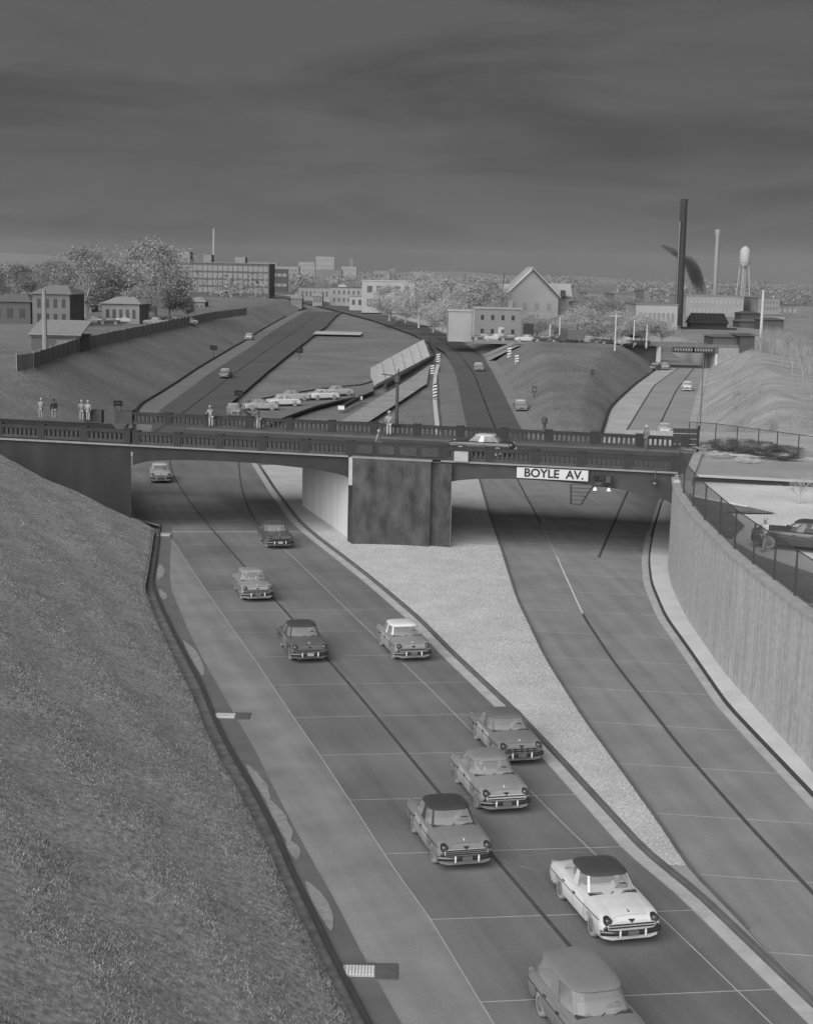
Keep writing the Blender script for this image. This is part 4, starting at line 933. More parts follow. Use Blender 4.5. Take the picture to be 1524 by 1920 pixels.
for (a, b) in (((590, 624), (676, 629)),): structure(ribbon('pale_path', on(*a).y-8, on(*a).y+8, lambda y: on(a[0], a[1]).x, lambda y: on(b[0], b[1]).x, zr, .09, mat(165, var=.12)))
# concrete drain down the left bank
p0, p1 = on(62, 672, lambda y: Fz(y)), on(228, 770)
mb = beam(p0, p1, .5, .25, .0); structure(mb.build('bank_drain', mat(52)))

# ------------------------------------------------------------------ far overpass over the frontage road
ov = thing('far_overpass', 'small far road bridge with pale piers over the frontage road', 'bridge', (FLx, 310, 0))
def obx(nm, c, d, m, par=ov): return MB().box(c, d).build(nm, m, par)
cx = (FLx+FRx)/2; ww = FRx-FLx
obx('girder', (cx, 311, 5.35), (ww+1, 3.5, 1.0), mat(84, var=.15)); obx('parapet', (cx, 309.6, 6.25), (ww+26, .35, .8), mat(92, var=.15))
obx('parapet', (cx, 318, 6.25), (ww+26, .35, .8), mat(92, var=.15)); obx('deck', (cx, 314, 5.98), (ww+2, 9, .2), mat(110))
obx('pier', (FLx+.2, 309.2, 2.9), (.9, 1.0, 6.0), mat(170)); obx('abutment', (FLx-.5, 314, 3), (1, 9, 6), mat(165)); obx('abutment', (FRx+.5, 314, 3), (1, 9, 6), mat(165))
mb = MB(); mb.add([(FLx-15, 308.8, 6.3), (FLx-.4, 308.8, 6.3), (FLx-.4, 308.8, .4), (FLx-2, 308.8, .4), (FLx-15, 309.4, 6.3), (FLx-.4, 309.4, 6.3), (FLx-.4, 309.4, .4), (FLx-2, 309.4, .4)], [(3, 2, 1, 0), (4, 5, 6, 7), (0, 1, 5, 4), (1, 2, 6, 5), (2, 3, 7, 6), (3, 0, 4, 7)]); mb.build('wing_wall', mat(66, var=.25, scale=.4), ov)
obx('wing_wall', (FRx+9, 309.1, 3), (17, .6, 6.1), mat(120, var=.15))
for x in (FLx+.1, FRx-.1):
    mb = MB(); mb.box((x, 360, 3.2), (.4, 84, 6)); structure(mb.build('trench_wall', mat(170, var=.12)))
for k, s_ in enumerate((.28, .62)):
    t = thing('overpass_sign', 'dark lettered board on the far overpass, ' + ('left' if k == 0 else 'right') + ' of two', 'sign', (FLx+ww*s_+2, 309.2, 5.2)); MB().box((FLx+ww*s_+2, 309.1, 5.5), (4.6, .15, 1.0)).build('board', mat(52), t)
    for q in range(7): MB().box((FLx+ww*s_+.3+q*.56, 309.0, 5.5), (.28, .06, .5)).build('legend', mat(120), t)
for k, (a, b) in enumerate([(1228, 694), (1246, 693)]):
    p = on(a, b, zr2); make_car('sedan', 'tiny car under the far overpass, ' + ('left' if k == 0 else 'right') + ' of two', (p.x, p.y, p.z+.05), R(150+k*20), 70+70*k, 100, None, 'cars under the far overpass')
# ------------------------------------------------------------------ fences
bf = thing('board_fence', 'long grey board fence along the top of the left bank', 'fence', tuple(FNp[0]))
fpts = []
for y in np.arange(fy[0]-4, fy[-1], 4.6): fpts.append(Vector((Fx(y), y, Fz(y))))
M_bd = mat(118, var=.14, scale=.6, per=.12)
brd = MB().box((0, 0, 1.0), (.58, .03, 2.0)).mesh('board', M_bd)
for a, b in zip(fpts[:-1], fpts[1:]):
    MB().box(a+Vector((0, 0, 1.1)), (.14, .14, 2.3)).build('post', mat(110), bf); n_ = 8; ang = math.atan2(b.y-a.y, b.x-a.x)
    if len([c_ for c_ in bf.children if c_.name.startswith('board')]) < 292:
        for i in range(n_):
            q = a.lerp(b, (i+.5)/n_); l_ = WM[bf].inverted() @ q; o = inst(brd, 'board', bf, l_ + Vector((0, 0, rnd.uniform(-.06, .05))), ang)
    else:
        mb = beam(a, b, .05, 1.9, .05); mb.build('fence_panel', M_bd, bf)
ff = [at_z(1290, 828, 5.9), at_z(1340, 832, 5.95), at_z(1380, 838, 5.95), at_z(1420, 844, 5.95), at_z(1455, 849, 5.95), at_z(1495, 855, 5.95), at_z(1540, 862, 5.95)]
chain_fence(ff, 1.7, 'dark wire fence across the plateau behind the Boyle approach', m=M_wire2, tone=52)
gt = thing('timber_panel', 'dark boarded panel closing the corner beside the bridge end', 'panel', tuple(at_z(1282, 856, 6.0))); g0 = at_z(1270, 855, 6.0); 
for k in range(5): MB().box(g0+Vector((.5, 0, .3+.42*k)), (1.9, .06, .36)).build('board', mat(52, var=.15, per=.1), gt)
MB().box(g0+Vector((1.5, -.06, 1.2)), (.16, .12, 2.4)).build('post', mat(40), gt)

# ------------------------------------------------------------------ trees and shrubs
def tree_meshes(seed, h, cw, n, leaf, tone, ttone, bare=False, low=.25):
    g = np.random.default_rng(seed); rr = random.Random(seed); mb = MB(); tips = []
    def limb(p, d, L, r, lev):
        q = p + d*L; mb.tube(p, q, r, r*.6, n=5, cap=False); tips.append(q)
        if lev < (3 if bare else 2):
            for k in range(4 if lev == 0 else 3):
                nd = (d*.6 + Vector((rr.uniform(-1, 1), rr.uniform(-1, 1), rr.uniform(.0, .7)))*.8).normalized(); limb(p.lerp(q, rr.uniform(.55, 1)), nd, L*rr.uniform(.55, .8), r*.5, lev+1)
    mb.tube((0, 0, -.3), (0, 0, h*low), h*.022, h*.016, n=7, cap=False)
    for k in range(5): limb(Vector((0, 0, h*low*rr.uniform(.75, 1))), Vector((rr.uniform(-.6, .6), rr.uniform(-.6, .6), 1)).normalized(), h*.3, h*.011, 0)
    tm = mb.mesh('trunk', mat(ttone, var=.1))
    if bare: return tm, None
    nc = 80; C_ = []
    for k in range(nc):
        a = g.uniform(0, 2*np.pi); zz = g.uniform(-1, 1); rad = (1-abs(zz)**2.2)**.5*(.55+.45*g.random()**.5)
        C_.append((cw*.5*rad*np.cos(a), cw*.5*rad*np.sin(a), h*(.60+.37*zz)))
    C_ = np.array(C_); idx = g.integers(0, nc, n); sg_ = g.uniform(.04, .095, nc)[idx][:, None]*h*np.array([1, 1, .8])
    P = C_[idx] + np.clip(g.normal(0, 1, (n, 3)), -1.9, 1.9)*sg_; P[:, 2] = np.maximum(P[:, 2], h*.14)
    a = g.normal(0, 1, (n, 3)); a /= np.linalg.norm(a, axis=1)[:, None]; b = np.cross(a, g.normal(0, 1, (n, 3))); b /= np.linalg.norm(b, axis=1)[:, None]; sz = (leaf*g.uniform(.6, 1.3, n))[:, None]
    V = np.concatenate([P-a*sz-b*sz*.5, P+a*sz-b*sz*.4, P+a*sz*.6+b*sz*.6, P-a*sz*.7+b*sz*.5], 1).reshape(-1, 3)
    me = bpy.data.meshes.new('crown'); me.from_pydata(V.tolist(), [], [(4*i, 4*i+1, 4*i+2, 4*i+3) for i in range(n)]); me.materials.append(mat(min(200, tone+14), var=.25, scale=.3, island=.12, spec=.05, rough=.95))
    return tm, me
LIB = {}
def tree(label, p, h, w, tone=140, kind=0, group=None, bare=False, ttone=150, cat='tree', name='tree'):
    key = (kind, tone, bare)
    if key not in LIB: LIB[key] = tree_meshes(11+kind*7, 10.0, 7.5 if kind < 3 else 9, 8500 if not bare else 0, .115, tone, ttone, bare, .25 if kind < 3 else .05)
    tm, cm = LIB[key]; t = thing(name, label, cat, tuple(p), rnd.uniform(0, 6), group); t.scale = (w/7.5, w/7.5, h/10)
    inst(tm, 'trunk' if name != 'shrub' else 'stem', t)
    if cm: inst(cm, 'crown' if name != 'shrub' else 'foliage', t)
    return t
lz = lambda y: Fz(y)+.1
def tr(px, py, hp, wp, zf, tone, label, group, kind=None, **k):
    p = on(px, py, zf); m_ = mpp(p); return tree(label, p, hp*m_, wp*m_, tone, rnd.randrange(3) if kind is None else kind, group, **k)
GL, GM, GR_ = 'leafy trees above the left bank', 'pale leafy trees behind the curving road', 'pale trees behind the mound'
tr(292, 600, 142, 135, lz, 112, 'largest tree on the left, rising in front of the long factory', GL, 0)
tr(160, 598, 128, 110, lz, 104, 'tall pale tree above the house at the left', GL, 1)
tr(222, 598, 70, 75, lz, 102, 'low rounded tree between the two tall ones on the left', GL, 2)
tr(318, 596, 80, 70, lz, 114, 'pale tree at the right end of the left clump', GL, 1)
tr(105, 560, 70, 80, lz, 94, 'hazy grey tree behind the house at the far left', GL, 2)
tr(262, 602, 60, 70, lz, 122, 'small bright tree in front of the largest left tree', GL, 0)
tr(30, 590, 90, 90, lz, 84, 'dark grey tree at the left edge', GL, 1)
tr(352, 594, 36, 30, lz, 95, 'small dark tree at the end of the left clump', GL, 2)
for i, (a, b, hp, wp, tn) in enumerate([(730, 600, 62, 70, 134), (785, 612, 96, 70, 134), (828, 618, 92, 70, 126), (868, 622, 84, 72, 132), (905, 622, 98, 80, 120), (760, 604, 48, 50, 142), (845, 626, 60, 60, 140), (812, 622, 54, 50, 138), (882, 600, 80, 70, 112)]):
    tr(a, b, hp, wp, uz, tn, 'pale leafy tree of the clump behind the curving road, ' + ['leftmost', 'tallest, left of centre', 'left of the centre', 'in the centre', 'tallest, at the right', 'low one at the left front', 'bright low one in the middle', 'low one nearest the road', 'hazy one at the back'][i], GM)
for i, (a, b, hp, wp, tn) in enumerate([(1006, 632, 44, 56, 140), (1040, 634, 40, 50, 132), (1085, 640, 62, 66, 138), (1120, 640, 52, 60, 128), (1160, 642, 56, 64, 134), (1205, 640, 48, 60, 138), (1240, 640, 40, 50, 146), (1060, 612, 56, 70, 120), (1140, 606, 44, 80, 116), (1100, 600, 44, 80, 112), (1180, 604, 44, 70, 116)]):
    tr(a, b, hp, wp, uz, tn, 'pale tree behind the mound, ' + ['in front of the gabled hall', 'low one right of the gabled hall', 'beside the parked truck', 'right of the parked truck', 'above the dark slope', 'left of the smokestack', 'at the foot of the smokestack', 'hazy one right of the hall', 'hazy one farther right', 'hazy one beyond the truck', 'hazy one before the factory'][i], GR_)
for i, (a, b, hp, wp) in enumerate([(1424, 664, 60, 34), (1446, 676, 72, 40), (1466, 690, 84, 44), (1484, 705, 88, 46), (1504, 720, 90, 50), (1440, 652, 52, 36), (1462, 660, 58, 40), (1480, 672, 64, 44), (1498, 684, 70, 46), (1516, 700, 74, 50)]):
    tr(a, b, hp, wp, lambda y: 5.9, 140, 'thin bare pale sapling at the right edge, ' + ['farthest', 'second farthest', 'middle one', 'second nearest', 'nearest'][i % 5] + ' of the ' + ('front' if i < 5 else 'back') + ' row', 'bare saplings along the right edge', i % 3, bare=True, ttone=128)
for i, (a, b, hp, wp, tn) in enumerate([(1300, 858, 20, 46, 150), (1330, 852, 24, 50, 82), (1362, 852, 30, 60, 72), (1395, 856, 32, 60, 70), (1430, 862, 34, 60, 66), (1465, 868, 34, 66, 64), (1345, 864, 18, 40, 165), (1400, 874, 20, 36, 170)]):
    p = at_z(a, b, 5.95); m_ = mpp(p); tree(['pale low shrub at the bridge end of the fence', 'dark shrub against the wire fence, leftmost', 'dark shrub against the wire fence, second from left', 'dark shrub in the middle of the wire fence', 'dark shrub right of the middle of the wire fence', 'dark shrub at the right edge by the wire fence', 'pale weedy shrub before the dark shrubs', 'pale weedy clump beside the approach street'][i], p, hp*m_, wp*m_, tn, 3, 'shrubs along the wire fence', cat='shrub', name='shrub')
p = at_z(1496, 945, 5.95); tree('bare twiggy bush at the right edge of the parking lot', p, 2.2, 2.6, 150, 2, None, True, 150, 'bush', 'bush')

def pl_brush(g):
    y = 140 + 175*g.random()**1.3; d_ = 5 + 40*g.random()**1.6
    if pnoise.noise(Vector((d_*.15, y*.05, 3))) < -.05: return pl_brush(g)
    return (FR(y)+1+d_, y, 5.6 if d_ > 8 else zr2(y)+(6.0-zr2(y))*d_/9 - .2)
blades('brush', 26000, pl_brush, 1.0, mat(128, var=.35, scale=.25, island=.3, spec=.03, rough=.95), 'pale rough brush along the far right embankment')
def leaf_mass(name, n, place, size, m, label):
    g = np.random.default_rng(9); P = np.array([place(g) for _ in range(n)]); a = g.normal(0, 1, (n, 3)); a /= np.linalg.norm(a, axis=1)[:, None]; b = np.cross(a, g.normal(0, 1, (n, 3))); b /= np.linalg.norm(b, axis=1)[:, None]; sz = size*g.uniform(.6, 1.3, (n, 1))
    V = np.concatenate([P-a*sz-b*sz*.5, P+a*sz-b*sz*.4, P+a*sz*.6+b*sz*.6, P-a*sz*.7+b*sz*.5], 1).reshape(-1, 3); me = bpy.data.meshes.new(name); me.from_pydata(V.tolist(), [], [(4*i, 4*i+1, 4*i+2, 4*i+3) for i in range(n)]); me.materials.append(m)
    o = bpy.data.objects.new(name, me); COL.objects.link(o); o['kind'] = 'stuff'; o['label'] = label
ctr = []
for k in range(230):
    y = rnd.uniform(620, 1900); x = rnd.uniform(-.36, .36)*y
    if abs(x - (ML(min(y, 1250))+MR(min(y, 1250)))/2) < 28: continue
    ctr.append((x, y, rnd.uniform(3.5, 6.5)))
def pl_wood(g):
    x, y, h = ctr[g.integers(len(ctr))]; q = g.normal(0, 1, 3).clip(-1.7, 1.7); return (x+q[0]*h*.75, y+q[1]*h*.75, zr(y)+h*1.1+q[2]*h*.6)
leaf_mass('distant_trees', 32000, pl_wood, .75, mat(118, var=.25, scale=.05, island=.12, spec=.03, rough=.95), 'hazy pale treetops massed along the skyline')
# ------------------------------------------------------------------ buildings
def building(label, x0, x1, py, zf, top, depth, tone, rows, cols, wtone, roof='flat', name='building', cat='building', group=None, rtone=120, wf=(.45, .5), ang=0.0, pane=True, margin=.06, rise=0, parapet=True, side_tone=None):
    p = on((x0+x1)/2, py, zf); m_ = mpp(p); Wd, Hh = (x1-x0)*m_, (py-top)*m_; t = thing(name, label, cat, tuple(p), ang, group)
    def pl(nm, mb, m, par=None):
        o = bpy.data.objects.new(nm, mb.mesh(nm, m)); COL.objects.link(o); o.parent = par or t; return o
    wl = pl('wall', MB().box((0, depth/2, Hh/2-.5), (Wd, depth, Hh+1)), mat(tone, var=.1, scale=.15))
    if roof == 'flat':
        pl('roof', MB().box((0, depth/2, Hh+.15), (Wd+.5, depth+.5, .3)), mat(rtone, var=.1))
    elif roof == 'gable':   # ridge runs away from the camera
        rz_ = rise*m_; pl('gable', MB().add([(-Wd/2, 0, Hh), (Wd/2, 0, Hh), (0, 0, Hh+rz_), (-Wd/2, depth, Hh), (Wd/2, depth, Hh), (0, depth, Hh+rz_)], [(0, 1, 2), (5, 4, 3), (0, 3, 4, 1)]), mat(tone, var=.1, scale=.15))
        for s_ in (-1, 1):
            u_ = Vector((s_*(Wd/2+.6), 0, Hh-.3)); v_ = Vector((0, 0, Hh+rz_+.25)); dy = Vector((0, depth+1, 0)); o_ = Vector((0, -.6, 0)); th_ = Vector((0, 0, .3))
            q = [u_+o_, v_+o_, v_+dy, u_+dy]; pl('roof', MB().add(q+[a+th_ for a in q], [(3, 2, 1, 0), (4, 5, 6, 7), (0, 1, 5, 4), (1, 2, 6, 5), (2, 3, 7, 6), (3, 0, 4, 7)]), mat(rtone, var=.1))
    elif roof == 'hip':
        rz_ = rise*m_; e = .6; pl('roof', MB().add([(-Wd/2-e, -e, Hh), (Wd/2+e, -e, Hh), (Wd/2+e, depth+e, Hh), (-Wd/2-e, depth+e, Hh), (-Wd*.25, depth/2, Hh+rz_), (Wd*.25, depth/2, Hh+rz_)], [(0, 1, 5, 4), (1, 2, 5), (2, 3, 4, 5), (3, 0, 4), (3, 2, 1, 0)]), mat(rtone, var=.1))
    if rows:
        bw, bh = Wd*(1-2*margin)/cols, Hh*.92/rows
        wm = MB().box((0, 0, 0), (bw*wf[0], .16, bh*wf[1])).mesh('window', mat(wtone, rough=.4, var=.1)); pm = MB().box((0, -.1, 0), (bw*wf[0]*.36, .06, bh*wf[1]*.82)).mesh('pane', mat(max(30, wtone-14), rough=.2, var=0))
        for i in range(rows):
            for k in range(cols):
                o = inst(wm, 'window', t, (-Wd/2+Wd*margin+bw*(k+.5), -.03, Hh*.03+bh*(i+.5)))
                if pane and wf[0]*bw/m_ > 4:
                    for s_ in (-.24, .24): inst(pm, 'pane', o, (s_*bw*wf[0], 0, 0))
    return t, pl, Wd, Hh, m_
# long factory: pale glazing between dark piers
fz_ = lambda y: 8.0
t, pl, Wd, Hh, m_ = building('long pale factory with a dark grid of piers and window bands on the hill', 312, 505, 552, fz_, 494, 30, 74, 4, 20, 108, wf=(.84, .74), pane=False, margin=.01, rtone=110)
pl('penthouse', MB().box((-Wd*.35, 12, Hh+2.5), (Wd*.12, 10, 5)), mat(112)); pl('penthouse', MB().box((-Wd*.12, 12, Hh+2), (Wd*.08, 10, 4)), mat(108)); pl('penthouse', MB().box((Wd*.2, 12, Hh+1.6), (Wd*.1, 10, 3.2)), mat(112))
building('dark roadside billboard right of the long factory', 507, 540, 545, fz_, 505, 3, 62, 2, 3, 110, wf=(.8, .3), name='billboard', cat='billboard', pane=False)
# chimney with two dark water tanks
p = on(401, 520, lambda y: 8.0); m_ = mpp(p); t = thing('chimney', 'slim pale chimney standing behind the long factory', 'chimney', tuple(p)); MB().tube(p, p+Vector((0, 0, 90*m_)), 2.6*m_, 1.9*m_, n=12).build('shaft', mat(128), t)
for k, (a, b) in enumerate([(383, 466), (408, 466)]):
    p = on(a, 500, lambda y: 8.0); p.z += 4*m_; t = thing('water_tank', 'small dark rooftop water tank, ' + ('left' if k == 0 else 'right') + ' of the pale chimney', 'water tank', tuple(p))
    MB().lathe([(3.4*m_, 22*m_), (4*m_, 24*m_), (4*m_, 36*m_), (.5*m_, 40*m_)], p, 12).build('tank', mat(34), t)
    for sx in (-1, 1):
        for sy in (-1, 1): MB().tube(p+Vector((sx*3*m_, sy*3*m_, 0)), p+Vector((sx*2.6*m_, sy*2.6*m_, 22*m_)), .35*m_, n=5).build('leg', mat(70), t)
# houses on the left
building('grey house with dark porch and tall dark windows at the far left', 62, 132, 612, lz, 552, 14, 92, 2, 4, 46, roof='hip', rise=16, rtone=108, wf=(.4, .6))
building('low house half hidden by trees left of the largest tree', 192, 262, 606, lz, 570, 12, 118, 1, 5, 70, roof='hip', rise=12, rtone=128)
building('small dark house at the left edge', -20, 58, 606, lz, 566, 12, 74, 1, 3, 48, roof='hip', rise=14, rtone=90)
t, pl, Wd, Hh, m_ = building('shed with a pale sloping roof beside the left board fence', 60, 150, 662, lambda y: 6.3, 632, 7, 76, 0, 0, 60, rtone=76)
pl('sloping_roof', MB().add([(-Wd/2-.4, -.5, Hh+.3), (Wd/2+.4, -.5, Hh+.3), (Wd/2+.4, 7.6, Hh+2.2), (-Wd/2-.4, 7.6, Hh+2.2), (-Wd/2-.4, -.5, Hh+.5), (Wd/2+.4, -.5, Hh+.5), (Wd/2+.4, 7.6, Hh+2.4), (-Wd/2-.4, 7.6, Hh+2.4)], [(3, 2, 1, 0), (4, 5, 6, 7), (0, 1, 5, 4), (1, 2, 6, 5), (2, 3, 7, 6), (3, 0, 4, 7)]), mat(120, var=.12)); pl('door', MB().box((Wd*.2, -.06, Hh*.42), (2.6, .1, Hh*.8)), mat(100))
for i, a in enumerate([175, 205, 235, 290, 330, 352]):
    p = on(a, 606+(i % 2)*3, lz); make_car('sedan', 'tiny parked car under the left trees, ' + ['farthest left', 'second from left', 'third from left', 'third from right', 'second from right', 'farthest right'][i], (p.x, p.y, p.z+.05), R(95+9*i), [170, 60, 190, 150, 58, 190][i], [150, 90, 170, 170, 80, 180][i], None, 'cars parked under the left trees')
# middle distance along the curving road
bz = lambda y: max(6.5, zr(y)+.2)
building('pale three-storey house with dark porches behind the curving road', 678, 776, 582, bz, 528, 16, 138, 2, 5, 66, rtone=150, wf=(.55, .5), pane=False)
building('low dark-windowed shop row along the curving road, left part', 560, 620, 562, bz, 540, 12, 118, 1, 7, 70, rtone=90, pane=False)
building('low shop row along the curving road, right part', 618, 680, 570, bz, 540, 12, 124, 2, 6, 76, rtone=80, pane=False)
building('tiny pale garage beside the three-storey house', 655, 682, 577, bz, 556, 8, 140, 1, 2, 60, pane=False)
p = on(772, 574, bz); 
# gabled hall, brick corner house with its pale side wall
t, pl, Wd, Hh, m_ = building('tall gabled hall with steep grey roof behind the corner house', 942, 1044, 622, uz, 556, 16, 118, 2, 4, 100, roof='gable', rise=50, rtone=142, wf=(.3, .4), pane=False)
pl('transept', MB().box((Wd*.58, 11, Hh*.5), (Wd*.42, 9, Hh)), mat(112, var=.1)); pl('transept_roof', MB().add([(Wd*.1, 6, Hh), (Wd*.8, 6, Hh), (Wd*.8, 11, Hh+24*m_), (Wd*.1, 11, Hh+24*m_), (Wd*.1, 16, Hh), (Wd*.8, 16, Hh)], [(0, 1, 2, 3), (3, 2, 5, 4), (0, 3, 4), (1, 5, 2), (0, 4, 5, 1)]), mat(140, var=.1))
pl('verge_board', MB().add([(-Wd/2-.5, -.75, Hh-.2), (0, -.75, Hh+50*m_+.3), (0, -.75, Hh+50*m_-.3), (-Wd/2-.5, -.75, Hh-.8)], [(0, 1, 2, 3)]), mat(150)); pl('verge_board', MB().add([(Wd/2+.5, -.75, Hh-.2), (0, -.75, Hh+50*m_+.3), (0, -.75, Hh+50*m_-.3), (Wd/2+.5, -.75, Hh-.8)], [(0, 1, 2, 3)]), mat(58))
pl('transept_roof', MB().box((-Wd*.36, 12, Hh+14*m_), (Wd*.3, 5, 14*m_)), mat(146)); pl('flagpole', MB().tube((-Wd*.5, 8, Hh), (-Wd*.46, 8, Hh+42*m_), .14), mat(66)); pl('chimney', MB().box((Wd*.62, 5, Hh+6*m_), (1.2, 1.2, 12*m_)), mat(60))
for k in range(3): pl('fire_escape', MB().box((Wd*.80, 7, Hh*(.35+.25*k)), (Wd*.10, 4, .3)), mat(52))
t, pl, Wd, Hh, m_ = building('two-storey grey corner house with small dark windows', 888, 975, 636, uz, 580, 12, 106, 2, 4, 44, rtone=130, wf=(.28, .34))
pl('side_wall', MB().box((-Wd/2-.12, 6, Hh/2), (.2, 12, Hh)), mat(138)); pl('door', MB().box((Wd*.08, -.08, 1.3), (1.2, .12, 2.6)), mat(150)); pl('sign_board', MB().box((Wd*.5+1.6, -1, 2.2), (2.2, .15, 2.6)), mat(44)); pl('chimney', MB().box((Wd*.3, 6, Hh+.9), (.9, .9, 1.8)), mat(110))
building('pale blank-sided annexe left of the corner house', 840, 886, 632, uz, 584, 12, 132, 0, 0, 60, rtone=140)
# truck and parked cars on the street behind the mound
p = on(1071, 646, uz); t = thing('delivery_truck', 'dark boxy truck parked behind the mound', 'truck', tuple(p), R(8)); 
def tp(nm, mb, m, par=None): o = bpy.data.objects.new(nm, mb.mesh(nm, m)); COL.objects.link(o); o.parent = par or t; return o
tp('cargo_box', MB().box((.6, 0, 2.0), (3.6, 2.2, 1.9)), mat(84)); tp('cab', MB().add([(-1.3, -1, .8), (-2.6, -1, .8), (-2.6, -1, 1.5), (-2.0, -1, 2.3), (-1.3, -1, 2.3), (-1.3, 1, .8), (-2.6, 1, .8), (-2.6, 1, 1.5), (-2.0, 1, 2.3), (-1.3, 1, 2.3)], [(4, 3, 2, 1, 0), (5, 6, 7, 8, 9), (0, 1, 6, 5), (1, 2, 7, 6), (2, 3, 8, 7), (3, 4, 9, 8), (4, 0, 5, 9)]), mat(70)); tp('chassis', MB().box((-.1, 0, .75), (5, 1.6, .25)), mat(60))
for x in (-1.9, 1.5):
    for y in (-.95, .95): tp('wheel', MB().lathe([(.2, -.13), (.45, -.12), (.45, .12), (.2, .13)], (x, y, .45), 14, Matrix.Rotation(math.pi/2, 4, 'X')), mat(56))
for i, a in enumerate([905, 928, 955, 985, 1018, 1048, 1100, 1126, 1140, 1172, 1196]):
    p = on(a, 639+i*.9, uz); make_car('sedan', 'tiny parked car behind the mound, ' + ['under the corner house windows', 'left of the corner house door', 'right of the corner house door', 'beside the dark sign board', 'between two pale poles', 'just left of the truck', 'just right of the truck', 'second right of the truck', 'third right of the truck', 'left of the dark slope', 'nearest the far overpass'][i], (p.x, p.y, p.z+.05), R(86+i*3), [62, 150, 58, 170, 60, 66, 160, 70, 62, 150, 58][i], [84, 160, 80, 150, 90, 70, 150, 100, 70, 170, 90][i], None, 'cars parked behind the mound')
# right: works, smokestack, tank, tower
building('pale low factory left of the tall smokestack', 1190, 1268, 618, uz, 572, 20, 138, 1, 8, 110, rtone=104, wf=(.6, .4), pane=False)
building('long grey factory block between the smokestack and the water tower', 1284, 1392, 592, uz, 556, 40, 122, 2, 12, 132, rtone=112, wf=(.5, .4), pane=False)
building('hazy low works at the right behind the water tower', 1392, 1500, 592, uz, 572, 30, 104, 1, 10, 130, rtone=84, wf=(.6, .4), pane=False)
p = on(1270, 614, uz); m_ = mpp(p); t = thing('smokestack', 'tall dark tapering smokestack, highest thing in view', 'smokestack', tuple(p))
MB().lathe([(8.6*m_, -1), (8.2*m_, 12*m_), (6.3*m_, 225*m_), (6.9*m_, 227*m_), (6.9*m_, 236*m_), (5.6*m_, 236*m_), (5.4*m_, 220*m_)], p, 24).build('shaft', mat(50, var=.2, scale=.3, streak=(.6, .6, .08)), t, smooth=40)
for k in range(6): MB().lathe([(8.1*m_-.3*m_*k, 30*m_+34*m_*k), (8.35*m_-.3*m_*k, 30*m_+34*m_*k+.1), (8.3*m_-.3*m_*k, 31.5*m_+34*m_*k), (8.0*m_-.3*m_*k, 31.6*m_+34*m_*k)], p, 24).build('band', mat(64), t)
MB().box(p+Vector((-7*m_, -7.5*m_, 100*m_)), (.3, .3, 190*m_)).build('ladder', mat(105), t)
p = on(1337, 585, lambda y: 6.5); m_ = mpp(p); t = thing('smokestack', 'pale slender smokestack farther off behind the grey factory', 'smokestack', tuple(p)); MB().lathe([(4.6*m_, 0), (3.6*m_, 140*m_), (5.4*m_, 146*m_), (5.4*m_, 152*m_), (3*m_, 152*m_)], p, 16).build('shaft', mat(128, var=.08), t, smooth=40)
p = on(1390, 584, lambda y: 6.5); m_ = mpp(p); t = thing('water_tower', 'pale water tower on slim legs at the right', 'water tower', tuple(p))
MB().lathe([(1*m_, 80*m_), (7*m_, 84*m_), (9.5*m_, 88*m_), (9.5*m_, 112*m_), (7*m_, 117*m_), (1.2*m_, 121*m_)], p, 20).build('tank', mat(150, var=.08), t, smooth=40); MB().lathe([(9.7*m_, 90*m_), (10.3*m_, 90*m_), (10.3*m_, 91*m_), (9.7*m_, 91*m_)], p, 20).build('walkway', mat(120), t)
MB().tube(p, p+Vector((0, 0, 84*m_)), 1.0*m_, n=8).build('riser', mat(140), t)
for k in range(4):
    a = math.pi/4+k*math.pi/2+.3; A_ = p+Vector((math.cos(a)*15*m_, math.sin(a)*15*m_, 0)); B_ = p+Vector((math.cos(a)*8*m_, math.sin(a)*8*m_, 86*m_)); MB().tube(A_, B_, .95*m_, .8*m_, n=6).build('leg', mat(150), t)
    a2 = a+math.pi/2; C2 = p+Vector((math.cos(a2)*11.5*m_, math.sin(a2)*11.5*m_, 43*m_)); MB().tube(A_.lerp(B_, .5), C2, .35*m_, n=5).build('brace', mat(130), t)
p = on(1328, 617, uz); m_ = mpp(p); t = thing('storage_shed', 'long near-black ribbed shed roof beside the smokestack', 'shed', tuple(p)); w_, h_ = 68*m_, 29*m_
MB().box(p+Vector((0, 3, h_*.25)), (w_, 6, h_*.5)).build('wall', mat(36), t); MB().add([p+Vector(q) for q in ((-w_/2-.5, -.5, h_*.35), (w_/2+.5, -.5, h_*.35), (w_*.46, 3, h_), (-w_*.46, 3, h_), (-w_/2-.5, 6.5, h_*.35), (w_/2+.5, 6.5, h_*.35))], [(0, 1, 2, 3), (3, 2, 5, 4), (0, 3, 4), (1, 5, 2), (0, 4, 5, 1)]).build('roof', mat(26, var=.1), t)
for k in range(9): MB().box(p+Vector((-w_*.46+w_*.92*k/8, 1.0, h_*.66)), (.18, .18, h_*.5), Matrix.Rotation(R(-38), 3, 'X')).build('roof_rib', mat(44), t)
MB().box(p+Vector((0, -.6, .2)), (w_+5, 1.2, .5)).build('loading_edge', mat(40), t)
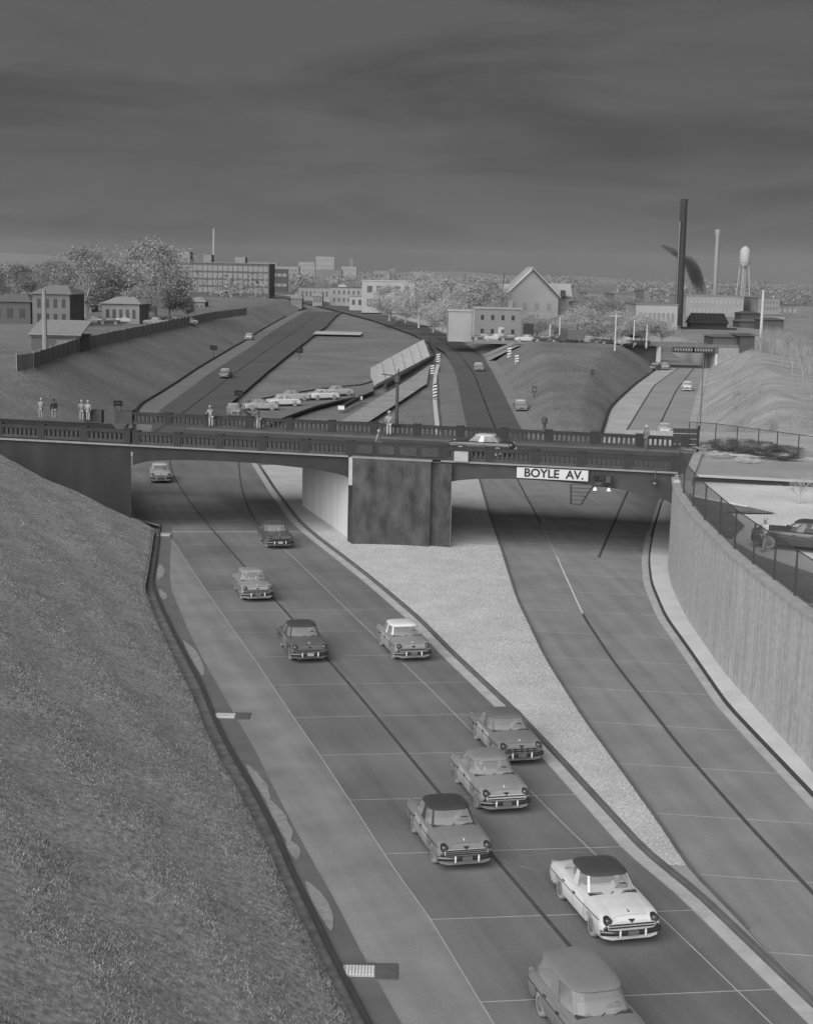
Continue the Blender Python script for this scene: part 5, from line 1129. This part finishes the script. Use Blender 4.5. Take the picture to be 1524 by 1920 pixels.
for i, (a0, a1, b, tp_, tn) in enumerate([(1388, 1424, 606, 588, 62), (1428, 1470, 600, 590, 120), (1386, 1424, 614, 603, 74), (1336, 1382, 650, 632, 78), (1386, 1420, 652, 630, 66), (1428, 1468, 618, 600, 70)]):
    building(['dark round-topped freight shed below the water tower', 'pale freight shed roof right of the tall pole', 'low dark shed under the round-topped one', 'dark low building behind the embankment, left', 'dark low building behind the embankment, right', 'dark shed right of the tall pale pole'][i], a0, a1, b, uz, tp_, 10, tn, 0, 0, 60, rtone=tn+12, roof='hip', rise=4, group='sheds at the right')
for i, (a0, a1) in enumerate([(1415, 1450), (1452, 1490)]):
    p0_, p1_ = on(a0, 655+i*6, uz), on(a1, 661+i*12, uz); f_ = thing('wooden_fence', 'pale paling fence behind the bare saplings, ' + ['left', 'right'][i] + ' stretch', 'fence', tuple(p0_))
    for k in range(12):
        q = p0_.lerp(p1_, k/11); MB().box(q+Vector((0, 0, 1.3)), (.4, .06, 2.6)).build('paling', mat(118, per=.15), f_)
# distant city, haze mixed into its grey wall tones
g = random.Random(5)
GD = 'hazy distant buildings on the skyline'
spec = [(592, 626, 497, 474), (560, 590, 508, 492), (640, 668, 512, 500), (655, 662, 510, 486), (130, 146, 478, 462), (180, 240, 492, 484), (460, 520, 505, 492), (700, 730, 520, 508), (730, 742, 520, 504), (85, 150, 492, 482), (520, 560, 512, 500), (600, 640, 516, 506), (1100, 1130, 560, 550), (1040, 1070, 555, 548), (1150, 1190, 565, 552), (1206, 1216, 560, 545), (1420, 1460, 572, 560), (760, 800, 528, 516), (0, 50, 490, 476), (240, 300, 500, 488)]
for i, (a, b, c_, d_) in enumerate(spec):
    k_ = (c_-d_); building('hazy grey distant building low on the skyline', a, b, c_+12, lambda y: 8.5, d_, 30, g.randrange(96, 122), 3 if k_ > 14 else 2, max(2, int((b-a)/6)), g.randrange(80, 100), rtone=100, wf=(.5, .5), pane=False, name='distant_building', group=GD)
hs = [(546, 566, 574, 560), (586, 604, 570, 556), (790, 812, 600, 584), (1088, 1112, 622, 604), (1122, 1150, 618, 600), (1160, 1186, 612, 596), (1050, 1078, 608, 592), (630, 652, 556, 542), (700, 722, 566, 548), (830, 852, 592, 574), (1226, 1250, 604, 588), (140, 172, 596, 572), (356, 384, 586, 566), (30, 62, 578, 556)]
for i, (a, b, c_, d_) in enumerate(hs): building('small grey house with a hipped roof among the distant trees', a, b, c_, lambda y: max(6.4, zr(y)+.2), d_, 9, g.randrange(100, 135), 1, 3, g.randrange(60, 90), roof='hip', rise=8, rtone=g.randrange(110, 150), pane=False, name='house', group='small houses among the distant trees')
# low hills closing the view, haze put into their sky-like grey
mb = MB(); rows = [[], [], []]
for x in np.linspace(-4200, 4600, 90):
    h_ = 14 + 46*max(0, min(1, (800-x)/2600)) + 7*math.sin(x*.004)+4*math.sin(x*.013); rows[0].append((x, 4300, 5)); rows[1].append((x, 5000, h_)); rows[2].append((x, 6400, h_*.8))
mb.grid(rows); structure(mb.build('hills', mat(104, var=.12, scale=.004, fine=.15, fscale=.02), up=True))

# ------------------------------------------------------------------ smoke
def smoke(label, pts, dens, tone, nsc=.12):
    mb = MB(); rr = []
    for (p, r_) in pts: rr.append([p + Vector((math.cos(2*math.pi*i/14)*r_, math.sin(2*math.pi*i/14)*r_*.8, .25*r_*math.cos(2*math.pi*i/14))) for i in range(14)])
    mb.grid(rr, close=True); n = 14; mb.f += [tuple(range(n)), tuple(range(len(mb.v)-1, len(mb.v)-1-n, -1))]
    m = bpy.data.materials.new('smoke'); m.use_nodes = True; t = m.node_tree; t.nodes.clear()
    v = t.nodes.new('ShaderNodeVolumePrincipled'); o_ = t.nodes.new('ShaderNodeOutputMaterial'); t.links.new(v.outputs[0], o_.inputs['Volume']); c_ = lin(tone); v.inputs['Color'].default_value = (c_, c_, c_, 1)
    co = t.nodes.new('ShaderNodeTexCoord'); n_ = t.nodes.new('ShaderNodeTexNoise'); n_.inputs['Scale'].default_value = nsc; n_.inputs['Detail'].default_value = 3; t.links.new(co.outputs['Object'], n_.inputs['Vector'])
    q = t.nodes.new('ShaderNodeMapRange'); q.inputs['From Min'].default_value = .38; q.inputs['From Max'].default_value = .55; q.inputs['To Max'].default_value = dens; t.links.new(n_.outputs['Fac'], q.inputs['Value']); t.links.new(q.outputs[0], v.inputs['Density'])
    o = mb.build('smoke_plume', m); o['kind'] = 'stuff'; o['label'] = label
def sky_pt(px, py, Y): u, y, k = ray(px, py); t = Y/y; return Vector((u*t, Y, CAM_H-k*t))
Ys = 640
smoke('dark smoke rising behind the tall smokestack', [(sky_pt(a, b, Ys), c_*1.35*Ys/FPX) for a, b, c_ in ((1318, 556, 4), (1314, 545, 7), (1308, 530, 9), (1302, 512, 10), (1295, 496, 9), (1284, 484, 9), (1268, 474, 8), (1252, 466, 6), (1240, 460, 3))], .4, 30, .14)
smoke('faint smoke drifting off the tall smokestack', [(sky_pt(a, b, 470), c_*470/FPX) for a, b, c_ in ((1283, 377, 4), (1276, 370, 8), (1262, 362, 11), (1244, 353, 14), (1222, 342, 16), (1196, 328, 16), (1172, 312, 8))], .012, 40, .08)
smoke('faint smoke drifting off the pale smokestack', [(sky_pt(a, b, 680), c_*680/FPX) for a, b, c_ in ((1340, 432, 3), (1334, 426, 6), (1322, 417, 8), (1308, 407, 9), (1292, 398, 5))], .012, 40, .08)

# ------------------------------------------------------------------ haze
hm = bpy.data.materials.new('haze'); hm.use_nodes = True; hnt = hm.node_tree; hnt.nodes.clear()
hv = hnt.nodes.new('ShaderNodeVolumePrincipled'); hv.inputs['Color'].default_value = (.8, .8, .8, 1); hv.inputs['Density'].default_value = HAZE
ho = hnt.nodes.new('ShaderNodeOutputMaterial'); hnt.links.new(hv.outputs[0], ho.inputs['Volume'])
o = MB().box((0, 3300, 60), (11000, 6900, 130)).build('haze', hm); o['kind'] = 'stuff'
